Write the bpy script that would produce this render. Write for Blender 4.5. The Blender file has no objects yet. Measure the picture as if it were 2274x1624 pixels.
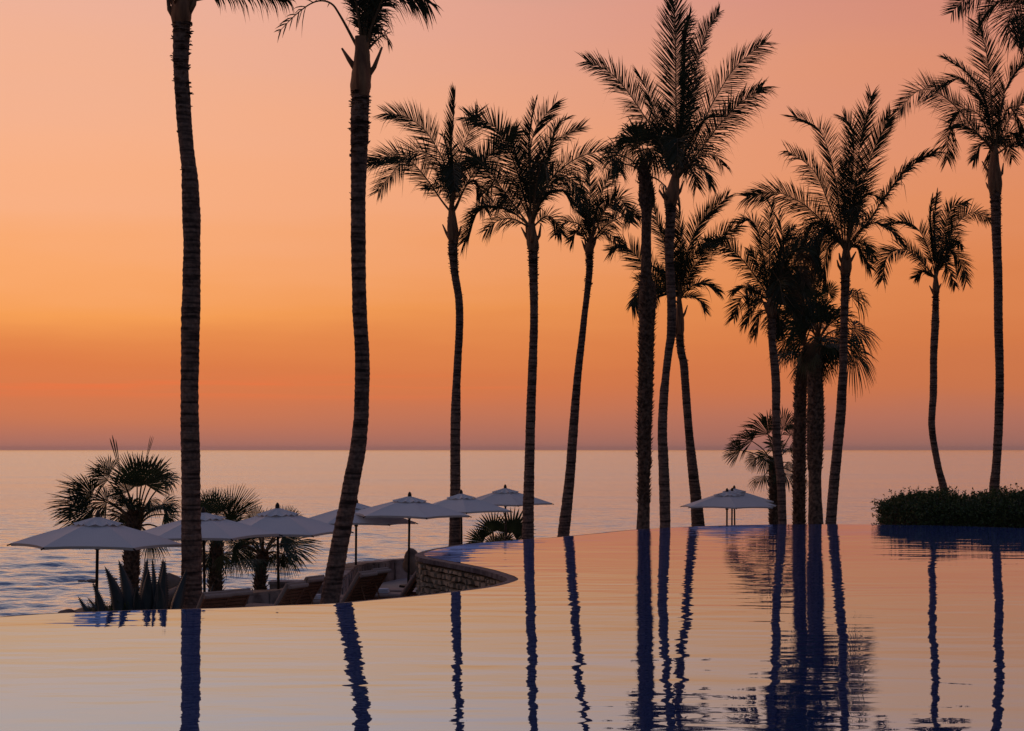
import bpy, math, random
import numpy as np
from mathutils import Vector, noise
from mathutils.geometry import tessellate_polygon

R0 = random.Random(7)
rad = math.radians
F = 3606.0      # focal length in units of a 2274 px wide picture
HV = 998.0      # horizon row
CU = 1137.0     # centre column
H = 2.4         # camera height above the pool water
GZ = -3.8       # terrace level below the camera
SEA = -9.0

def at(u, v, d):
    return Vector(((u - CU) / F * d, d, (HV - v) / F * d))

scene = bpy.context.scene
COL = scene.collection

# ---------------------------------------------------------------- helpers
def tag(o, label=None, cat=None, group=None, kind=None):
    if label: o['label'] = label
    if cat: o['category'] = cat
    if group: o['group'] = group
    if kind: o['kind'] = kind
    return o

def empty(name, loc, label, cat, group=None, rz=0.0):
    o = bpy.data.objects.new(name, None)
    o.location = loc
    o.rotation_euler = (0, 0, rz)
    o.empty_display_size = 0.3
    COL.objects.link(o)
    return tag(o, label, cat, group)

class MB:
    def __init__(s):
        s.v = []; s.f = []
    def add(s, vs, fs):
        n = len(s.v)
        s.v.extend([tuple(p) for p in vs])
        s.f.extend([tuple(i + n for i in f) for f in fs])
    def box(s, c, size, ax=None, taper=1.0):
        c = Vector(c)
        X, Y, Z = ax if ax else (Vector((1, 0, 0)), Vector((0, 1, 0)), Vector((0, 0, 1)))
        hx, hy, hz = size[0] / 2, size[1] / 2, size[2] / 2
        vs = []
        for k in (-1, 1):
            t = 1.0 if k < 0 else taper
            for i, j in ((-1, -1), (1, -1), (1, 1), (-1, 1)):
                vs.append(c + X * hx * i * t + Y * hy * j * t + Z * hz * k)
        s.add(vs, [(3, 2, 1, 0), (4, 5, 6, 7), (0, 1, 5, 4), (1, 2, 6, 5), (2, 3, 7, 6), (3, 0, 4, 7)])
    def tube(s, pts, radii, n=6, caps=True):
        pts = [Vector(p) for p in pts]
        vs = []; fs = []
        m = len(pts)
        prevx = None
        for i, p in enumerate(pts):
            t = (pts[min(i + 1, m - 1)] - pts[max(i - 1, 0)])
            t = t.normalized() if t.length > 1e-9 else Vector((0, 0, 1))
            if prevx is None:
                a = Vector((1, 0, 0)) if abs(t.x) < 0.8 else Vector((0, 1, 0))
                x = (a - t * a.dot(t)).normalized()
            else:
                x = (prevx - t * prevx.dot(t)).normalized()
            prevx = x
            y = t.cross(x)
            r = radii[i] if hasattr(radii, '__len__') else radii
            for k in range(n):
                a = 2 * math.pi * k / n
                vs.append(p + x * math.cos(a) * r + y * math.sin(a) * r)
        for i in range(m - 1):
            for k in range(n):
                k2 = (k + 1) % n
                fs.append((i * n + k, i * n + k2, (i + 1) * n + k2, (i + 1) * n + k))
        if caps:
            fs.append(tuple(range(n - 1, -1, -1)))
            fs.append(tuple((m - 1) * n + k for k in range(n)))
        s.add(vs, fs)
    def build(s, name, mat, parent=None, smooth=False, origin=None, mats=None):
        me = bpy.data.meshes.new(name)
        if origin is not None:
            ox, oy, oz = origin
            vv = [(a - ox, b - oy, c - oz) for a, b, c in s.v]
        else:
            vv = s.v
        me.from_pydata(vv, [], s.f)
        if smooth:
            me.polygons.foreach_set('use_smooth', [True] * len(me.polygons))
        me.update()
        me.materials.append(mat)
        o = bpy.data.objects.new(name, me)
        COL.objects.link(o)
        if parent is not None:
            o.parent = parent
        elif origin is not None:
            o.location = origin
        return o

def catmull(pts, n):
    """n samples along a smooth curve through pts, roughly even in arc length"""
    P = [Vector(p) for p in pts]
    if len(P) == 2:
        return [P[0].lerp(P[1], i / (n - 1)) for i in range(n)]
    P = [P[0] * 2 - P[1]] + P + [P[-1] * 2 - P[-2]]
    out = []
    for i in range(1, len(P) - 2):
        a, b, c, d = P[i - 1], P[i], P[i + 1], P[i + 2]
        for k in range(16):
            t = k / 16
            out.append(0.5 * ((2 * b) + (c - a) * t + (2 * a - 5 * b + 4 * c - d) * t * t + (3 * b - a - 3 * c + d) * t ** 3))
    out.append(P[-2])
    L = [0]
    for i in range(1, len(out)):
        L.append(L[-1] + (out[i] - out[i - 1]).length)
    res = []; j = 0
    for i in range(n):
        s = L[-1] * i / (n - 1)
        while j < len(L) - 2 and L[j + 1] < s: j += 1
        t = (s - L[j]) / max(1e-9, L[j + 1] - L[j])
        res.append(out[j].lerp(out[j + 1], min(1, t)))
    return res

# ---------------------------------------------------------------- materials
def mat_new(name):
    m = bpy.data.materials.new(name); m.use_nodes = True
    nt = m.node_tree
    b = nt.nodes.get('Principled BSDF')
    return m, nt, b

def N(nt, typ, **kw):
    n = nt.nodes.new(typ)
    for k, v in kw.items():
        if k.startswith('i_'):
            n.inputs[k[2:].replace('_', ' ')].default_value = v
        else:
            setattr(n, k, v)
    return n

def noisy_mat(name, c1, c2, scale=4.0, rough=0.8, stretch=(1, 1, 1), bump=0.0, detail=6.0, mid=(0.35, 0.65), coord='Object', spec=0.3, trans=0.0):
    m, nt, b = mat_new(name)
    tc = N(nt, 'ShaderNodeTexCoord')
    mp = N(nt, 'ShaderNodeMapping'); mp.inputs['Scale'].default_value = stretch
    nt.links.new(tc.outputs[coord], mp.inputs['Vector'])
    no = N(nt, 'ShaderNodeTexNoise'); no.inputs['Scale'].default_value = scale; no.inputs['Detail'].default_value = detail
    nt.links.new(mp.outputs[0], no.inputs['Vector'])
    r = N(nt, 'ShaderNodeValToRGB')
    r.color_ramp.elements[0].position = mid[0]; r.color_ramp.elements[0].color = (*c1, 1)
    r.color_ramp.elements[1].position = mid[1]; r.color_ramp.elements[1].color = (*c2, 1)
    nt.links.new(no.outputs['Fac'], r.inputs[0])
    nt.links.new(r.outputs[0], b.inputs['Base Color'])
    b.inputs['Roughness'].default_value = rough
    b.inputs['Specular IOR Level'].default_value = spec
    if bump:
        bp = N(nt, 'ShaderNodeBump'); bp.inputs['Strength'].default_value = 1.0; bp.inputs['Distance'].default_value = bump
        nt.links.new(no.outputs['Fac'], bp.inputs['Height'])
        nt.links.new(bp.outputs[0], b.inputs['Normal'])
    if trans:
        tr = N(nt, 'ShaderNodeBsdfTranslucent'); nt.links.new(r.outputs[0], tr.inputs['Color'])
        mx = N(nt, 'ShaderNodeMixShader'); mx.inputs[0].default_value = trans
        out = nt.nodes['Material Output']
        nt.links.new(b.outputs[0], mx.inputs[1]); nt.links.new(tr.outputs[0], mx.inputs[2])
        nt.links.new(mx.outputs[0], out.inputs['Surface'])
    return m

def bark_mat():
    m, nt, b = mat_new('ringed_bark')
    tc = N(nt, 'ShaderNodeTexCoord')
    mp = N(nt, 'ShaderNodeMapping'); mp.inputs['Scale'].default_value = (1.2, 1.2, 13)
    nt.links.new(tc.outputs['Object'], mp.inputs['Vector'])
    no = N(nt, 'ShaderNodeTexNoise'); no.inputs['Scale'].default_value = 1.0; no.inputs['Detail'].default_value = 5
    nt.links.new(mp.outputs[0], no.inputs['Vector'])
    n2 = N(nt, 'ShaderNodeTexNoise'); n2.inputs['Scale'].default_value = 14; n2.inputs['Detail'].default_value = 6
    nt.links.new(tc.outputs['Object'], n2.inputs['Vector'])
    r = N(nt, 'ShaderNodeValToRGB')
    r.color_ramp.elements[0].position = 0.36; r.color_ramp.elements[0].color = (0.055, 0.038, 0.036, 1)
    r.color_ramp.elements[1].position = 0.56; r.color_ramp.elements[1].color = (0.27, 0.185, 0.155, 1)
    nt.links.new(no.outputs['Fac'], r.inputs[0])
    r2 = N(nt, 'ShaderNodeValToRGB')
    r2.color_ramp.elements[0].position = 0.3; r2.color_ramp.elements[0].color = (0.45, 0.45, 0.45, 1)
    r2.color_ramp.elements[1].position = 0.7; r2.color_ramp.elements[1].color = (1.15, 1.1, 1.05, 1)
    nt.links.new(n2.outputs['Fac'], r2.inputs[0])
    mx = N(nt, 'ShaderNodeMixRGB', blend_type='MULTIPLY'); mx.inputs[0].default_value = 1
    nt.links.new(r.outputs[0], mx.inputs[1]); nt.links.new(r2.outputs[0], mx.inputs[2])
    nt.links.new(mx.outputs[0], b.inputs['Base Color'])
    b.inputs['Roughness'].default_value = 0.9; b.inputs['Specular IOR Level'].default_value = 0.15
    bp = N(nt, 'ShaderNodeBump'); bp.inputs['Distance'].default_value = 0.02
    nt.links.new(no.outputs['Fac'], bp.inputs['Height']); nt.links.new(bp.outputs[0], b.inputs['Normal'])
    return m

M = {}
M['bark'] = bark_mat()
M['boot'] = noisy_mat('boot_bark', (0.05, 0.033, 0.026), (0.24, 0.16, 0.12), 9, 0.9, bump=0.02)
M['sheath'] = noisy_mat('leaf_sheath_fibre', (0.15, 0.07, 0.04), (0.32, 0.17, 0.09), 3, 0.7, (4, 4, 0.6), bump=0.01)
M['frond'] = noisy_mat('coconut_leaf', (0.018, 0.022, 0.008), (0.045, 0.05, 0.018), 2.0, 0.6, trans=0.12)
M['dryfrond'] = noisy_mat('dry_leaf', (0.06, 0.04, 0.022), (0.15, 0.10, 0.055), 2.0, 0.8, trans=0.1)
M['rachis'] = noisy_mat('leaf_stem', (0.10, 0.065, 0.03), (0.2, 0.12, 0.06), 3.0, 0.6)
M['fan'] = noisy_mat('fan_leaf', (0.022, 0.036, 0.014), (0.055, 0.08, 0.03), 2.5, 0.5, trans=0.15)
M['agave'] = noisy_mat('agave_leaf', (0.035, 0.05, 0.06), (0.075, 0.10, 0.115), 3.0, 0.5, (1, 1, 0.2))
M['hedge'] = noisy_mat('hedge_leaf', (0.03, 0.055, 0.018), (0.10, 0.14, 0.05), 8.0, 0.5, trans=0.1)
M['hedge_core'] = noisy_mat('hedge_core', (0.03, 0.02, 0.015), (0.07, 0.05, 0.035), 8.0, 0.9)
M['canvas'] = noisy_mat('canvas', (0.70, 0.70, 0.73), (0.79, 0.79, 0.81), 60.0, 0.9, (1, 1, 1), trans=0.12)
M['pole'] = noisy_mat('dark_wood_pole', (0.02, 0.015, 0.013), (0.04, 0.028, 0.024), 20, 0.5)
M['teak'] = noisy_mat('teak_slats', (0.18, 0.08, 0.045), (0.34, 0.16, 0.085), 5, 0.6, (1, 8, 8))
M['cushion'] = noisy_mat('cushion', (0.34, 0.26, 0.225), (0.40, 0.31, 0.27), 30, 0.9, bump=0.004)
M['towel'] = noisy_mat('towel', (0.62, 0.66, 0.74), (0.74, 0.78, 0.84), 60, 0.95, bump=0.006)
M['stone'] = noisy_mat('stacked_stone', (0.16, 0.13, 0.10), (0.50, 0.41, 0.31), 2.6, 0.85, bump=0.03, mid=(0.3, 0.7))
M['mortar'] = noisy_mat('mortar', (0.03, 0.025, 0.02), (0.07, 0.055, 0.045), 9, 0.9)
M['flag'] = noisy_mat('flagstone', (0.17, 0.14, 0.135), (0.42, 0.36, 0.34), 2.3, 0.85, (1, 1, 1), bump=0.02, mid=(0.4, 0.6))
M['deck'] = noisy_mat('terrace_tiles', (0.36, 0.345, 0.36), (0.50, 0.48, 0.50), 1.2, 0.6, (1, 6, 1), mid=(0.3, 0.7))
M['soil'] = noisy_mat('soil', (0.07, 0.055, 0.04), (0.17, 0.135, 0.10), 1.5, 0.95, bump=0.05)
M['rock'] = noisy_mat('boulder', (0.13, 0.09, 0.07), (0.33, 0.24, 0.19), 2.2, 0.85, bump=0.05)
M['rim'] = noisy_mat('rim_tile', (0.035, 0.04, 0.065), (0.13, 0.13, 0.16), 5, 0.6, spec=0.08)

# pool water: a mirror over a little blue body colour, with tint painted into the reflection
def pool_mat():
    m, nt, b = mat_new('pool_water')
    nt.nodes.remove(b)
    out = nt.nodes['Material Output']
    tc = N(nt, 'ShaderNodeTexCoord')
    hs = []
    for sc, st, amp, det in ((1.0, (0.42, 1.3, 1), 0.0118, 1.0), (3.0, (0.5, 1.2, 1), 0.0026, 1.5), (0.30, (0.5, 1, 1), 0.012, 0.0)):
        mp = N(nt, 'ShaderNodeMapping'); mp.inputs['Scale'].default_value = st
        mp.inputs['Rotation'].default_value = (0, 0, 0.12 * sc)
        nt.links.new(tc.outputs['Object'], mp.inputs['Vector'])
        no = N(nt, 'ShaderNodeTexNoise'); no.inputs['Scale'].default_value = sc; no.inputs['Detail'].default_value = det
        no.inputs['Distortion'].default_value = 0.3
        nt.links.new(mp.outputs[0], no.inputs['Vector'])
        mu = N(nt, 'ShaderNodeMath', operation='MULTIPLY'); mu.inputs[1].default_value = amp
        nt.links.new(no.outputs['Fac'], mu.inputs[0]); hs.append(mu)
    a1 = N(nt, 'ShaderNodeMath', operation='ADD'); a2 = N(nt, 'ShaderNodeMath', operation='ADD')
    nt.links.new(hs[0].outputs[0], a1.inputs[0]); nt.links.new(hs[1].outputs[0], a1.inputs[1])
    nt.links.new(a1.outputs[0], a2.inputs[0]); nt.links.new(hs[2].outputs[0], a2.inputs[1])
    # calm and ruffled patches
    pn = N(nt, 'ShaderNodeTexNoise'); pn.inputs['Scale'].default_value = 0.12; pn.inputs['Detail'].default_value = 2
    nt.links.new(tc.outputs['Object'], pn.inputs['Vector'])
    pr = N(nt, 'ShaderNodeMapRange'); pr.inputs['From Min'].default_value = 0.35; pr.inputs['From Max'].default_value = 0.65
    pr.inputs['To Min'].default_value = 0.5; pr.inputs['To Max'].default_value = 1.45
    nt.links.new(pn.outputs['Fac'], pr.inputs['Value'])
    a3 = N(nt, 'ShaderNodeMath', operation='MULTIPLY')
    nt.links.new(a2.outputs[0], a3.inputs[0]); nt.links.new(pr.outputs[0], a3.inputs[1])
    bp = N(nt, 'ShaderNodeBump'); bp.inputs['Strength'].default_value = 1.0; bp.inputs['Distance'].default_value = 1.0
    nt.links.new(a3.outputs[0], bp.inputs['Height'])
    fr = N(nt, 'ShaderNodeFresnel'); fr.inputs['IOR'].default_value = 1.45
    nt.links.new(bp.outputs[0], fr.inputs['Normal'])
    # reflection tint put in by view angle: red lowered where one looks down
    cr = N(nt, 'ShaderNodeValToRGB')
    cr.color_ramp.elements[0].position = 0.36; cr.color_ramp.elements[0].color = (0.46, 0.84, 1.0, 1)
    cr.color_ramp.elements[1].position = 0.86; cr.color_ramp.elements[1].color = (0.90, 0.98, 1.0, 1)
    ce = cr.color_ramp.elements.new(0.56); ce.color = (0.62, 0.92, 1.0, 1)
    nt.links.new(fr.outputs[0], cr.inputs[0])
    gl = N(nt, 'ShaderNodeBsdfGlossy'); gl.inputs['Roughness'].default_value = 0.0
    bl = N(nt, 'ShaderNodeVectorMath', operation='MULTIPLY'); bl.inputs[1].default_value = (1.0, 1.02, 1.45)   # extra blue put into the mirrored skylight
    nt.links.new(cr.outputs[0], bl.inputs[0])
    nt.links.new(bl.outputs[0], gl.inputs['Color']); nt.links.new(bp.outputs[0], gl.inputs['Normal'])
    df = N(nt, 'ShaderNodeBsdfDiffuse'); df.inputs['Color'].default_value = (0.012, 0.05, 0.15, 1)
    fm = N(nt, 'ShaderNodeMapRange'); fm.inputs['From Min'].default_value = 0.0; fm.inputs['From Max'].default_value = 0.50
    fm.inputs['To Min'].default_value = 0.94; fm.inputs['To Max'].default_value = 0.95
    nt.links.new(fr.outputs[0], fm.inputs['Value'])
    g2 = N(nt, 'ShaderNodeBsdfGlossy'); g2.inputs['Roughness'].default_value = 0.38; g2.inputs['Color'].default_value = (0.08, 0.20, 1.0, 1)  # broad blue gloss added to lift the blue of the reflection
    gm = N(nt, 'ShaderNodeMixShader'); gm.inputs[0].default_value = 0.08
    nt.links.new(gl.outputs[0], gm.inputs[1]); nt.links.new(g2.outputs[0], gm.inputs[2])
    mx = N(nt, 'ShaderNodeMixShader')
    nt.links.new(fm.outputs[0], mx.inputs[0]); nt.links.new(df.outputs[0], mx.inputs[1]); nt.links.new(gm.outputs[0], mx.inputs[2])
    nt.links.new(mx.outputs[0], out.inputs['Surface'])
    return m
M['pool'] = pool_mat()

def sea_mat():
    m, nt, b = mat_new('sea_water')
    b.inputs['Base Color'].default_value = (0.035, 0.10, 0.18, 1)
    gp = N(nt, 'ShaderNodeNewGeometry'); gx = N(nt, 'ShaderNodeSeparateXYZ'); nt.links.new(gp.outputs['Position'], gx.inputs[0])
    rm = N(nt, 'ShaderNodeMapRange'); rm.inputs['From Min'].default_value = 80; rm.inputs['From Max'].default_value = 500
    rm.inputs['To Min'].default_value = 0.08; rm.inputs['To Max'].default_value = 0.16
    nt.links.new(gx.outputs['Y'], rm.inputs['Value'])
    r2 = N(nt, 'ShaderNodeMapRange'); r2.inputs['From Min'].default_value = 900; r2.inputs['From Max'].default_value = 6000
    r2.inputs['To Min'].default_value = 1.0; r2.inputs['To Max'].default_value = 0.9
    nt.links.new(gx.outputs['Y'], r2.inputs['Value'])
    rmm = N(nt, 'ShaderNodeMath', operation='MULTIPLY'); nt.links.new(rm.outputs[0], rmm.inputs[0]); nt.links.new(r2.outputs[0], rmm.inputs[1])
    nt.links.new(rmm.outputs[0], b.inputs['Roughness'])
    b.inputs['IOR'].default_value = 2.1
    b.inputs['Specular IOR Level'].default_value = 0.5
    tc = N(nt, 'ShaderNodeTexCoord')
    hs = []
    for sc, st, amp in ((2.6, (0.6, 1.3, 1), 0.065), (0.7, (0.5, 1.2, 1), 0.25), (0.05, (0.35, 1.2, 1), 0.7)):
        mp = N(nt, 'ShaderNodeMapping'); mp.inputs['Scale'].default_value = st
        nt.links.new(tc.outputs['Object'], mp.inputs['Vector'])
        no = N(nt, 'ShaderNodeTexNoise'); no.inputs['Scale'].default_value = sc; no.inputs['Detail'].default_value = 4
        nt.links.new(mp.outputs[0], no.inputs['Vector'])
        mu = N(nt, 'ShaderNodeMath', operation='MULTIPLY'); mu.inputs[1].default_value = amp
        nt.links.new(no.outputs['Fac'], mu.inputs[0]); hs.append(mu)
    a1 = N(nt, 'ShaderNodeMath', operation='ADD'); a2 = N(nt, 'ShaderNodeMath', operation='ADD')
    nt.links.new(hs[0].outputs[0], a1.inputs[0]); nt.links.new(hs[1].outputs[0], a1.inputs[1])
    nt.links.new(a1.outputs[0], a2.inputs[0]); nt.links.new(hs[2].outputs[0], a2.inputs[1])
    bp = N(nt, 'ShaderNodeBump'); bp.inputs['Strength'].default_value = 1.0; bp.inputs['Distance'].default_value = 1.0
    nt.links.new(a2.outputs[0], bp.inputs['Height'])
    # normals tilted shoreward, put in so the sea mirrors higher, brighter sky
    va = N(nt, 'ShaderNodeVectorMath', operation='ADD')
    wmp = N(nt, 'ShaderNodeMapping'); wmp.inputs['Scale'].default_value = (0.006, 0.022, 1)
    nt.links.new(tc.outputs['Object'], wmp.inputs['Vector'])
    wno = N(nt, 'ShaderNodeTexNoise'); wno.inputs['Scale'].default_value = 1.0; wno.inputs['Detail'].default_value = 5
    nt.links.new(wmp.outputs[0], wno.inputs['Vector'])
    wrg = N(nt, 'ShaderNodeMapRange'); wrg.inputs['From Min'].default_value = 0.3; wrg.inputs['From Max'].default_value = 0.7
    wrg.inputs['To Min'].default_value = -0.06; wrg.inputs['To Max'].default_value = -0.13
    nt.links.new(wno.outputs['Fac'], wrg.inputs['Value'])
    far = N(nt, 'ShaderNodeMapRange', interpolation_type='SMOOTHSTEP'); far.inputs['From Min'].default_value = 1500; far.inputs['From Max'].default_value = 12000
    far.inputs['To Min'].default_value = 1.0; far.inputs['To Max'].default_value = 0.45
    nt.links.new(gx.outputs['Y'], far.inputs['Value'])
    nt.links.new(far.outputs[0], bp.inputs['Strength'])
    wfm = N(nt, 'ShaderNodeMath', operation='MULTIPLY'); nt.links.new(wrg.outputs[0], wfm.inputs[0]); nt.links.new(far.outputs[0], wfm.inputs[1])
    wcv = N(nt, 'ShaderNodeCombineXYZ'); nt.links.new(wfm.outputs[0], wcv.inputs['Y']); nt.links.new(wcv.outputs[0], va.inputs[1])
    vn = N(nt, 'ShaderNodeVectorMath', operation='NORMALIZE')
    nt.links.new(bp.outputs[0], va.inputs[0]); nt.links.new(va.outputs[0], vn.inputs[0]); nt.links.new(vn.outputs[0], b.inputs['Normal'])
    fr = N(nt, 'ShaderNodeFresnel'); fr.inputs['IOR'].default_value = 1.42; nt.links.new(vn.outputs[0], fr.inputs['Normal'])
    fm = N(nt, 'ShaderNodeMapRange'); fm.inputs['From Min'].default_value = 0.12; fm.inputs['From Max'].default_value = 0.42
    fm.inputs['To Min'].default_value = 0.46; fm.inputs['To Max'].default_value = 0.88
    nt.links.new(fr.outputs[0], fm.inputs['Value'])
    gl = N(nt, 'ShaderNodeBsdfGlossy'); gl.inputs['Color'].default_value = (0.84, 0.97, 1.0, 1)
    nt.links.new(rmm.outputs[0], gl.inputs['Roughness']); nt.links.new(vn.outputs[0], gl.inputs['Normal'])
    b.inputs['Specular IOR Level'].default_value = 0.2; b.inputs['IOR'].default_value = 1.3
    mx = N(nt, 'ShaderNodeMixShader'); nt.links.new(fm.outputs[0], mx.inputs[0])
    nt.links.new(b.outputs[0], mx.inputs[1]); nt.links.new(gl.outputs[0], mx.inputs[2])
    nt.links.new(mx.outputs[0], nt.nodes['Material Output'].inputs['Surface'])
    return m
M['sea'] = sea_mat()

# ---------------------------------------------------------------- sky
def srgb(r, g, b):
    f = lambda c: (c / 255 / 12.92) if c / 255 < 0.04045 else ((c / 255 + 0.055) / 1.055) ** 2.4
    return (f(r), f(g), f(b), 1)

def make_world():
    w = bpy.data.worlds.new('World'); scene.world = w; w.use_nodes = True
    nt = w.node_tree
    bg = nt.nodes['Background']
    tc = N(nt, 'ShaderNodeTexCoord')
    sp = N(nt, 'ShaderNodeSeparateXYZ'); nt.links.new(tc.outputs['Generated'], sp.inputs[0])
    asn = N(nt, 'ShaderNodeMath', operation='ARCSINE'); nt.links.new(sp.outputs['Z'], asn.inputs[0])
    # faint wisps: the height of the bands wavers a little
    mp = N(nt, 'ShaderNodeMapping'); mp.inputs['Scale'].default_value = (2.2, 2.2, 16)
    nt.links.new(tc.outputs['Generated'], mp.inputs['Vector'])
    no = N(nt, 'ShaderNodeTexNoise'); no.inputs['Scale'].default_value = 1.6; no.inputs['Detail'].default_value = 5
    nt.links.new(mp.outputs[0], no.inputs['Vector'])
    wv = N(nt, 'ShaderNodeMapRange'); wv.inputs['To Min'].default_value = -0.034; wv.inputs['To Max'].default_value = 0.034
    nt.links.new(no.outputs['Fac'], wv.inputs['Value'])
    # no waver at the horizon itself
    fade = N(nt, 'ShaderNodeMapRange'); fade.inputs['From Min'].default_value = 0.0; fade.inputs['From Max'].default_value = 0.1
    nt.links.new(asn.outputs[0], fade.inputs['Value'])
    wm = N(nt, 'ShaderNodeMath', operation='MULTIPLY'); nt.links.new(wv.outputs[0], wm.inputs[0]); nt.links.new(fade.outputs[0], wm.inputs[1])
    el = N(nt, 'ShaderNodeMath', operation='ADD'); nt.links.new(asn.outputs[0], el.inputs[0]); nt.links.new(wm.outputs[0], el.inputs[1])
    fac = N(nt, 'ShaderNodeMapRange'); fac.inputs['From Min'].default_value = 0.0; fac.inputs['From Max'].default_value = rad(60)
    nt.links.new(el.outputs[0], fac.inputs['Value'])
    def ramp(stops):
        r = N(nt, 'ShaderNodeValToRGB')
        e = r.color_ramp.elements
        while len(e) > 1: e.remove(e[-1])
        for i, (deg, c) in enumerate(stops):
            if i == 0:
                e[0].position = deg / 60; e[0].color = c
            else:
                x = e.new(deg / 60); x.color = c
        nt.links.new(fac.outputs[0], r.inputs[0])
        return r
    D = lambda v: math.degrees(math.atan((HV - v) / F))
    up = [(19, srgb(216, 176, 160)), (23, srgb(204, 172, 164)), (30, srgb(192, 170, 172)), (45, srgb(132, 130, 154)), (60, srgb(62, 72, 108))]
    up2 = [(19, srgb(184, 134, 128)), (23, srgb(170, 136, 134)), (30, srgb(170, 150, 156)), (45, srgb(124, 122, 148)), (60, srgb(62, 72, 108))]
    L = ramp([(0, srgb(172, 114, 102)), (D(975), srgb(182, 115, 96)), (D(930), srgb(204, 120, 84)), (D(880), srgb(218, 122, 76)), (D(820), srgb(224, 126, 72)), (D(760), srgb(232, 138, 76)), (D(690), srgb(248, 160, 86)),
              (D(600), srgb(251, 170, 110)), (D(470), srgb(250, 177, 132)), (D(330), srgb(248, 179, 140)), (D(160), srgb(243, 179, 147)), (D(0), srgb(238, 179, 156))] + up)
    Rr = ramp([(0, srgb(152, 106, 98)), (D(975), srgb(162, 108, 96)), (D(930), srgb(176, 112, 94)), (D(860), srgb(200, 116, 76)), (D(760), srgb(210, 120, 72)), (D(640), srgb(218, 129, 80)),
               (D(480), srgb(222, 137, 92)), (D(330), srgb(221, 139, 102)), (D(160), srgb(215, 138, 111)), (D(0), srgb(207, 132, 116))] + up2)
    # azimuth
    at2 = N(nt, 'ShaderNodeMath', operation='ARCTAN2'); nt.links.new(sp.outputs['X'], at2.inputs[0]); nt.links.new(sp.outputs['Y'], at2.inputs[1])
    az = N(nt, 'ShaderNodeMapRange', interpolation_type='SMOOTHERSTEP'); az.inputs['From Min'].default_value = rad(-24); az.inputs['From Max'].default_value = rad(30)
    nt.links.new(at2.outputs[0], az.inputs['Value'])
    mix = N(nt, 'ShaderNodeMixRGB'); nt.links.new(az.outputs[0], mix.inputs[0]); nt.links.new(L.outputs[0], mix.inputs[1]); nt.links.new(Rr.outputs[0], mix.inputs[2])
    # a low red streak of cloud near the horizon
    st = N(nt, 'ShaderNodeMapping'); st.inputs['Scale'].default_value = (5, 5, 160)
    nt.links.new(tc.outputs['Generated'], st.inputs['Vector'])
    sn = N(nt, 'ShaderNodeTexNoise'); sn.inputs['Scale'].default_value = 1.5; sn.inputs['Detail'].default_value = 3
    nt.links.new(st.outputs[0], sn.inputs['Vector'])
    band = N(nt, 'ShaderNodeMath', operation='SUBTRACT'); nt.links.new(asn.outputs[0], band.inputs[0]); band.inputs[1].default_value = rad(2.2)
    bab = N(nt, 'ShaderNodeMath', operation='ABSOLUTE'); nt.links.new(band.outputs[0], bab.inputs[0])
    bm = N(nt, 'ShaderNodeMapRange'); bm.inputs['From Min'].default_value = rad(0.5); bm.inputs['From Max'].default_value = 0.0
    nt.links.new(bab.outputs[0], bm.inputs['Value'])
    sm = N(nt, 'ShaderNodeMapRange'); sm.inputs['From Min'].default_value = 0.48; sm.inputs['From Max'].default_value = 0.62
    nt.links.new(sn.outputs['Fac'], sm.inputs['Value'])
    al = N(nt, 'ShaderNodeMapRange'); al.inputs['From Min'].default_value = rad(2); al.inputs['From Max'].default_value = rad(-4); al.inputs['To Max'].default_value = 0.6
    nt.links.new(at2.outputs[0], al.inputs['Value'])
    q = N(nt, 'ShaderNodeMath', operation='MULTIPLY'); nt.links.new(bm.outputs[0], q.inputs[0]); nt.links.new(sm.outputs[0], q.inputs[1])
    q2 = N(nt, 'ShaderNodeMath', operation='MULTIPLY'); nt.links.new(q.outputs[0], q2.inputs[0]); nt.links.new(al.outputs[0], q2.inputs[1])
    mixs = N(nt, 'ShaderNodeMixRGB'); nt.links.new(q2.outputs[0], mixs.inputs[0]); nt.links.new(mix.outputs[0], mixs.inputs[1]); mixs.inputs[2].default_value = srgb(240, 116, 66)
    # away from the glow the sky is dim mauve and blue (the real evening sky model feeds it)
    sky = N(nt, 'ShaderNodeTexSky'); sky.sky_type = 'NISHITA'; sky.sun_disc = False
    sky.sun_elevation = rad(1.0); sky.sun_rotation = rad(-28); sky.altitude = 0; sky.dust_density = 2.0
    sk = N(nt, 'ShaderNodeMixRGB', blend_type='MULTIPLY'); sk.inputs[0].default_value = 1; sk.inputs[2].default_value = (0.08, 0.08, 0.08, 1)
    nt.links.new(sky.outputs[0], sk.inputs[1])
    back = ramp([(0, srgb(50, 50, 64)), (8, srgb(58, 56, 72)), (18, srgb(48, 50, 68)), (35, srgb(48, 54, 80)), (60, srgb(60, 70, 104))])
    ad = N(nt, 'ShaderNodeMixRGB', blend_type='ADD'); ad.inputs[0].default_value = 1.0
    nt.links.new(back.outputs[0], ad.inputs[1]); nt.links.new(sk.outputs[0], ad.inputs[2])
    yy = N(nt, 'ShaderNodeMath', operation='ABSOLUTE'); 
    azl = N(nt, 'ShaderNodeMath', operation='ADD'); azl.inputs[1].default_value = rad(12)
    nt.links.new(at2.outputs[0], azl.inputs[0]); nt.links.new(azl.outputs[0], yy.inputs[0])
    bf = N(nt, 'ShaderNodeMapRange', interpolation_type='SMOOTHSTEP'); bf.inputs['From Min'].default_value = rad(45); bf.inputs['From Max'].default_value = rad(120)
    nt.links.new(yy.outputs[0], bf.inputs['Value'])
    fin = N(nt, 'ShaderNodeMixRGB'); nt.links.new(bf.outputs[0], fin.inputs[0]); nt.links.new(mixs.outputs[0], fin.inputs[1]); nt.links.new(ad.outputs[0], fin.inputs[2])
    nt.links.new(fin.outputs[0], bg.inputs['Color'])
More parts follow.
